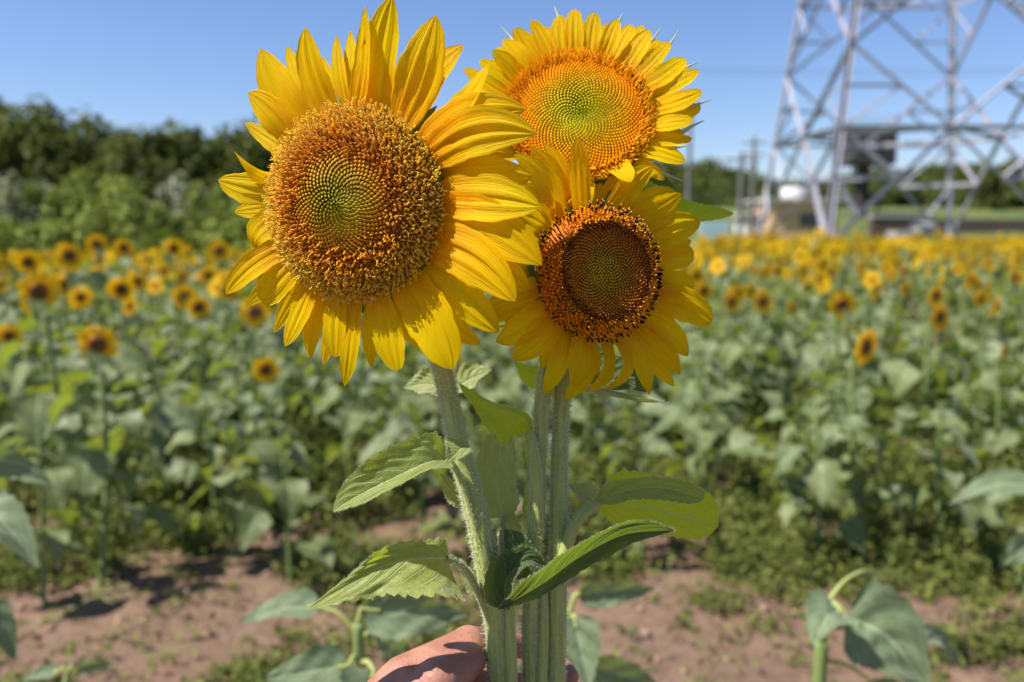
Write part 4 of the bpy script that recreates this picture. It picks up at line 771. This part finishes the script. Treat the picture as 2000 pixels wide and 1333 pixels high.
# lattice pylon
def tower():
    c = np.array([27.7, 62.0]); root = empty('lattice_pylon', (c[0], c[1], 0), 'huge grey steel lattice transmission pylon filling the upper right of the picture', 'pylon')
    def corner(k, z): r = 11.0*max(.12, 1-z/70); a = -math.pi/4+k*math.pi/2; return np.array([r*math.cos(a), r*math.sin(a), z])
    zs = [0, 7.4, 12.6, 17.6, 22.4, 27.0, 31.4]
    def bar(name, p, q, wd):
        p = np.asarray(p, float); q = np.asarray(q, float); t = nz(q-p); ctr = nz(np.array([p[0]+q[0], p[1]+q[1], 1e-3])); th = wd*.16
        x = nz(np.cross(t, ctr)); y = nz(np.cross(x, t)); prof = [(0, 0), (wd, 0), (wd, th), (th, th), (th, wd), (0, wd)]
        V = np.array([e+x*(u-wd/2)+y*(v-wd/4) for e in (p, q) for u, v in prof]); F = np.array([[i, (i+1) % 6, 6+(i+1) % 6, 6+i] for i in range(6)]+[[3, 2, 1, 0], [0, 5, 4, 3], [6, 7, 8, 9], [9, 10, 11, 6]])
        obj(name, mesh(name, V, F, M['steel'], smooth=False), root)
    for k in range(4):
        bar('leg', corner(k, 0)-np.array([0, 0, .3]), corner(k, 34), .36)
        V, F = box(corner(k, 0)-[.7, .7, .4], corner(k, 0)+[.7, .7, .35]); obj('footing', mesh('footing', V, F, M['conc'], smooth=False), root)
        for i, (a, b) in enumerate(zip(zs[:-1], zs[1:])):
            A0, A1, B0, B1 = corner(k, a), corner(k, b), corner(k+1, a), corner(k+1, b); m0 = (A0+B0)/2; m1 = (A1+B1)/2; wd = .25 if i < 2 else .21
            for L0, L1 in ((A0, A1), (B0, B1)):
                if i % 2 == 0:
                    bar('diagonal_brace', L0, m1, wd); h_ = (L0+m1)/2; j = .58 if i == 0 else .5
                    hp = L0+(m1-L0)*j; bar('secondary_brace', L0+(L1-L0)*j, hp, wd*.75); bar('secondary_brace', hp, L1*.999, wd*.75)
                else:
                    bar('diagonal_brace', m0, L1, wd); hp = (m0+L1)/2; bar('secondary_brace', (L0+L1)/2, hp, wd*.7); bar('secondary_brace', hp, L0, wd*.7)
            if i % 2 == 0: bar('cross_beam', A1, B1, .26)
    for i in (1, 3):
        for k in range(4): bar('inner_beam', (corner(k, zs[i])+corner(k+1, zs[i]))/2, (corner(k+1, zs[i])+corner(k+2, zs[i]))/2, .24)
    for k in range(4): # knee braces between the feet of adjoining faces
        p = corner(k, 0)*(.42)+((corner(k, 7.4)+corner(k+1, 7.4))/2)*.58; q = corner(k, 0)*(.42)+((corner(k, 7.4)+corner(k-1, 7.4))/2)*.58; bar('knee_brace', p, q, .26)
        p = corner(k, 0)*.75+((corner(k, 7.4)+corner(k+1, 7.4))/2)*.25; bar('knee_brace', p, corner(k, 4.3), .24)
tower()
# tan hut
def hut():
    Y0 = 76.0; a = atY(1508, 393, Y0); b = atY(1638, 393, Y0); root = empty('tan_hut', ((a[0]+b[0])/2, Y0+3.5, 0), 'small tan flat roofed hut with one dark window behind the pylon legs', 'hut'); x0 = a[0]-root.location.x; x1 = -x0; zt = a[2]
    pbox('wall', (x0, -3.5, 0), (x1, 3.5, zt), 'tan', root); pbox('roof', (x0-.45, -4.0, zt), (x1+.45, 4.0, zt+.22), 'roofc', root)
    w0 = atY(1563, 418, Y0); w1 = atY(1595, 442, Y0); wx0, wx1 = w0[0]-root.location.x, w1[0]-root.location.x; f = MB()
    for lo, hi in (((wx0-.06, -3.56, w1[2]-.06), (wx1+.06, -3.5, w1[2])), ((wx0-.06, -3.56, w0[2]), (wx1+.06, -3.5, w0[2]+.06)), ((wx0-.06, -3.56, w1[2]), (wx0, -3.5, w0[2])), ((wx1, -3.56, w1[2]), (wx1+.06, -3.5, w0[2])), (((wx0+wx1)/2-.03, -3.56, w1[2]), ((wx0+wx1)/2+.03, -3.5, w0[2]))): f.add(*box(lo, hi))
    fo = obj('window', f.mesh('window', M['conc'], False), root); pbox('pane', (wx0, -3.53, w1[2]), (wx1, -3.51, w0[2]), 'glass', fo)
    q = atY(1573, 392, Y0); t = empty('roof_tank', (q[0], Y0+3.0, zt+.22), 'white domed water tank on the roof of the tan hut', 'water tank'); V, F = revolve([(.02, -.0), (.72, 0), (.80, .2), (.80, .55), (.66, .82), (.3, .98), (.02, 1.02)], 20); obj('tank_body', mesh('tank_body', V*1.5, F, M['white']), t)
    V, F = revolve([(.02, 1.0), (.2, 1.0), (.2, 1.1), (.01, 1.12)], 12); obj('tank_lid', mesh('tank_lid', V*1.5, F, M['conc']), t)
    a = atY(1456, 408, 80); b = atY(1508, 408, 80); r2 = empty('white_shed', ((a[0]+b[0])/2, 82, 0), 'low white shed left of the tan hut with dark open front', 'shed'); hw = (b[0]-a[0])/2
    pbox('wall', (-hw, -2, 0), (hw, 2, 1.25), 'white', r2); pbox('opening_shade_block', (-hw+.1, -2.03, 1.27), (hw-.1, 1.9, 1.72), 'darkbox', r2); pbox('roof', (-hw-.15, -2.2, 1.74), (hw+.15, 2.2, 2.3), 'conc', r2)  # solid dark block stands in for the shade inside the open front
hut()
# elevated dark structure behind the pylon
def elevated():
    Y0 = 95.; a = atY(1655, 250, Y0); b = atY(1742, 322, Y0); root = empty('elevated_tank', ((a[0]+b[0])/2, Y0+1.5, 0), 'dark square elevated box on a central column behind the pylon', 'water tower'); hw = (b[0]-a[0])/2
    pbox('tank_box', (-hw, -hw, b[2]), (hw, hw, a[2]), 'darkbox', root); mb = MB()
    V, F, uv = tube(np.array([[0, 0, -.2], [0, 0, b[2]]]), .75, 14); obj('column', mesh('column', V, F, M['darkbox'], uv), root)
    for sx, sy in ((-1, -1), (1, -1), (1, 1), (-1, 1)): mb.add(*boxbar((sx*hw, sy*hw, a[2]), (sx*hw, sy*hw, a[2]+1.1), .08))
    for z in (.55, 1.08):
        for p, q in (((-1, -1), (1, -1)), ((1, -1), (1, 1)), ((1, 1), (-1, 1)), ((-1, 1), (-1, -1))): mb.add(*boxbar((p[0]*hw, p[1]*hw, a[2]+z), (q[0]*hw, q[1]*hw, a[2]+z), .07))
    obj('railing', mb.mesh('railing', M['steel'], False), root)
    mb = MB()
    for p in (-.9, .9): mb.add(*boxbar((p, -.9, 0), (p*2.2, -hw*.9, b[2]), .22))
    obj('strut', mb.mesh('strut', M['darkbox'], False), root)
elevated()
def pole(px, ptop, Yd, r, label, arms=1):
    q = atY(px, ptop, Yd); root = empty('utility_pole', (q[0], Yd, 0), label, 'utility pole', 'utility poles'); V, F, uv = tube(np.array([[0, 0, -.3], [0, 0, q[2]/2], [0, 0, q[2]]]), np.array([r*.85, r*.7, r*.55]), 12); obj('shaft', mesh('shaft', V, F, M['pole'], uv), root)
    for k in range(arms):
        mb = MB(); mb.add(*boxbar((-.9, 0, q[2]-.4-k*.8), (.9, 0, q[2]-.4-k*.8), .1)); obj('crossarm', mb.mesh('crossarm', M['pole'], False), root)
        for s in (-.8, -.4, .4, .8): V, F = revolve([(.02, 0), (.06, .02), (.06, .12), (.03, .2), (.01, .2)], 8); obj('insulator', mesh('insulator', V+[s, 0, q[2]-.34-k*.8], F, M['white']), root)
    return root
pole(1350, 195, 40, .15, 'thin tall pole just right of the uppermost held flower', 0); pole(1450, 297, 46, .20, 'thick dark pole left of the white shed', 1); pole(1474, 268, 62, .24, 'taller fainter pole close behind the thick dark one', 2)
for k, (z0, Yw) in enumerate(((122, 44), (132, 44.8))):
    a = atY(1200, z0+4, Yw); b = atY(2300, z0-2, Yw); t = np.linspace(0, 1, 30)[:, None]; C = a+(b-a)*t-np.array([0, 0, .35])*4*t*(1-t); V, F, uv = tube(C, .012, 5); obj('overhead_cable', mesh('overhead_cable', V, F, M['wire'], uv), None, label=('upper' if k == 0 else 'lower')+' of the two thin cables crossing the sky behind the pylon', cat='cable')
# brown wall, blocks
a = atY(1705, 427, 78); b = atY(1815, 427, 78); pbox('retaining_wall', (a[0], 78, -.2), (b[0], 79, a[2]), 'wallb', None, label='dark brown wall left of centre behind the pylon with pale coping', cat='wall'); 
o = pbox('wall_coping', (a[0]-.1, 77.9, a[2]+.003), (b[0]+.1, 79.1, a[2]+.35), 'conc', bpy.data.objects['retaining_wall'])
a = atY(1815, 429, 84); b = atY(2120, 429, 84); pbox('retaining_wall', (a[0]+.1, 84, -.2), (b[0], 85, a[2]), 'wallb', None, label='long dark brown wall running off the right edge behind the pylon', cat='wall')
a = atY(1752, 452, 50); b = atY(1800, 464, 50); pbox('concrete_block', (a[0], 50, 0), (b[0], 51.5, a[2]), 'conc', None, label='pale concrete block on the grass at the foot of the pylon', cat='block')
q = atY(1805, 440, 70); V, F = revolve([(.02, 0), (1.1, 0), (1.2, .6), (.9, 1.0), (.3, 1.2), (.02, 1.25)], 16); obj('small_tank', mesh('small_tank', V+[q[0], 70, .4], F, M['conc']), None, label='pale rounded tank in front of the brown walls', cat='tank')
a = atY(1368, 432, 44); b = atY(1425, 432, 44); pbox('pale_panel', (a[0], 44, 0), (b[0], 44.3, a[2]), 'cyan', None, label='pale blue panel standing left of the thick pole', cat='panel')
# bank, hills, far trees
def strip(name, xs, ys, zf, mat, **k):
    X, Y = np.meshgrid(xs, ys, indexing='ij'); V = np.stack([X.ravel(), Y.ravel(), zf(X.ravel(), Y.ravel())], 1); return obj(name, mesh(name, V, grid_faces(len(xs), len(ys))[:, ::-1], M[mat]), None, **k)
strip('grass_bank', np.linspace(8, 130, 60), np.linspace(80, 150, 24), lambda x, y: np.interp(y, [80, 92, 108, 150], [-.2, 1.5, 3.1, 3.6])+.3*vnoise(x, y, 6, 3)-.1, 'bank', kind='structure', label='yellow green grassy bank behind the walls')
def hz(x, y):
    c = np.interp(x, [-500, -60, 20, 70, 100, 118, 150, 190, 240, 400, 700], [8, 10, 15, 24, 21, 14, 12, 20, 22, 30, 20])
    return c*np.clip(np.sin(np.clip((y-300)/160, 0, 1)*math.pi/2), 0, 1)+3*vnoise(x+600, y, 25, 9)*np.clip((y-300)/40, 0, 1)-.3
strip('hills', np.linspace(-500, 700, 120), np.linspace(300, 620, 30), hz, 'hill', kind='structure', label='low dark wooded hills on the horizon')
n = 60000; x = rng.uniform(-150, 450, n); y = rng.uniform(305, 480, n); keep = vnoise(x+600, y, 22, 12) > .22; x, y = x[keep], y[keep]; n = len(x)
hgt = rng.random(n)*7*(.5+vnoise(x+600, y, 9, 4)); V, F, c = leaf_cloud(np.stack([x, y, hz(x, y)+hgt], 1), nz(rng.normal(0, .8, (n, 3))+[0, -.2, .8]), rng.uniform(.7, 1.7, n), rng.random(n)*.8*vnoise(x+600, y, 9, 4)+.1, .7)
obj('woods', mesh('woods', V, F, M['crown_dark'], None, c, smooth=False), None, kind='stuff', label='far woods covering the hills', cat='woods')
FT = [(1855,352,118),(1895,330,112),(1935,322,108),(1975,318,112),(2015,312,108),(2060,310,110),(1700,372,125),(1735,365,130),(1780,352,132),(1818,360,128),(1660,378,126)]
FL = ['round green tree behind the pylon right of its second leg','green tree right of the second pylon leg, taller than its left neighbour','dark green tree near the right edge behind the bracing','tallest tree near the right edge','tree cut by the right edge','tree beyond the right edge','green tree behind the elevated box column on its right','green tree between the elevated box and the second pylon leg','green tree left of the second pylon leg','green tree just behind the second pylon leg','green tree behind the elevated box column on its left']
for k, (px, py, Yd) in enumerate(FT):
    q = atY(px, py, Yd); tree('far_tree', q[0], Yd, q[2], 3.4, 'crown_dark', FL[k], 'tree', 'trees behind the pylon', per=3500, size=.42, trunk=.3, nclump=40, base=-.1)
print('things', COUNT, 'far', len(far))
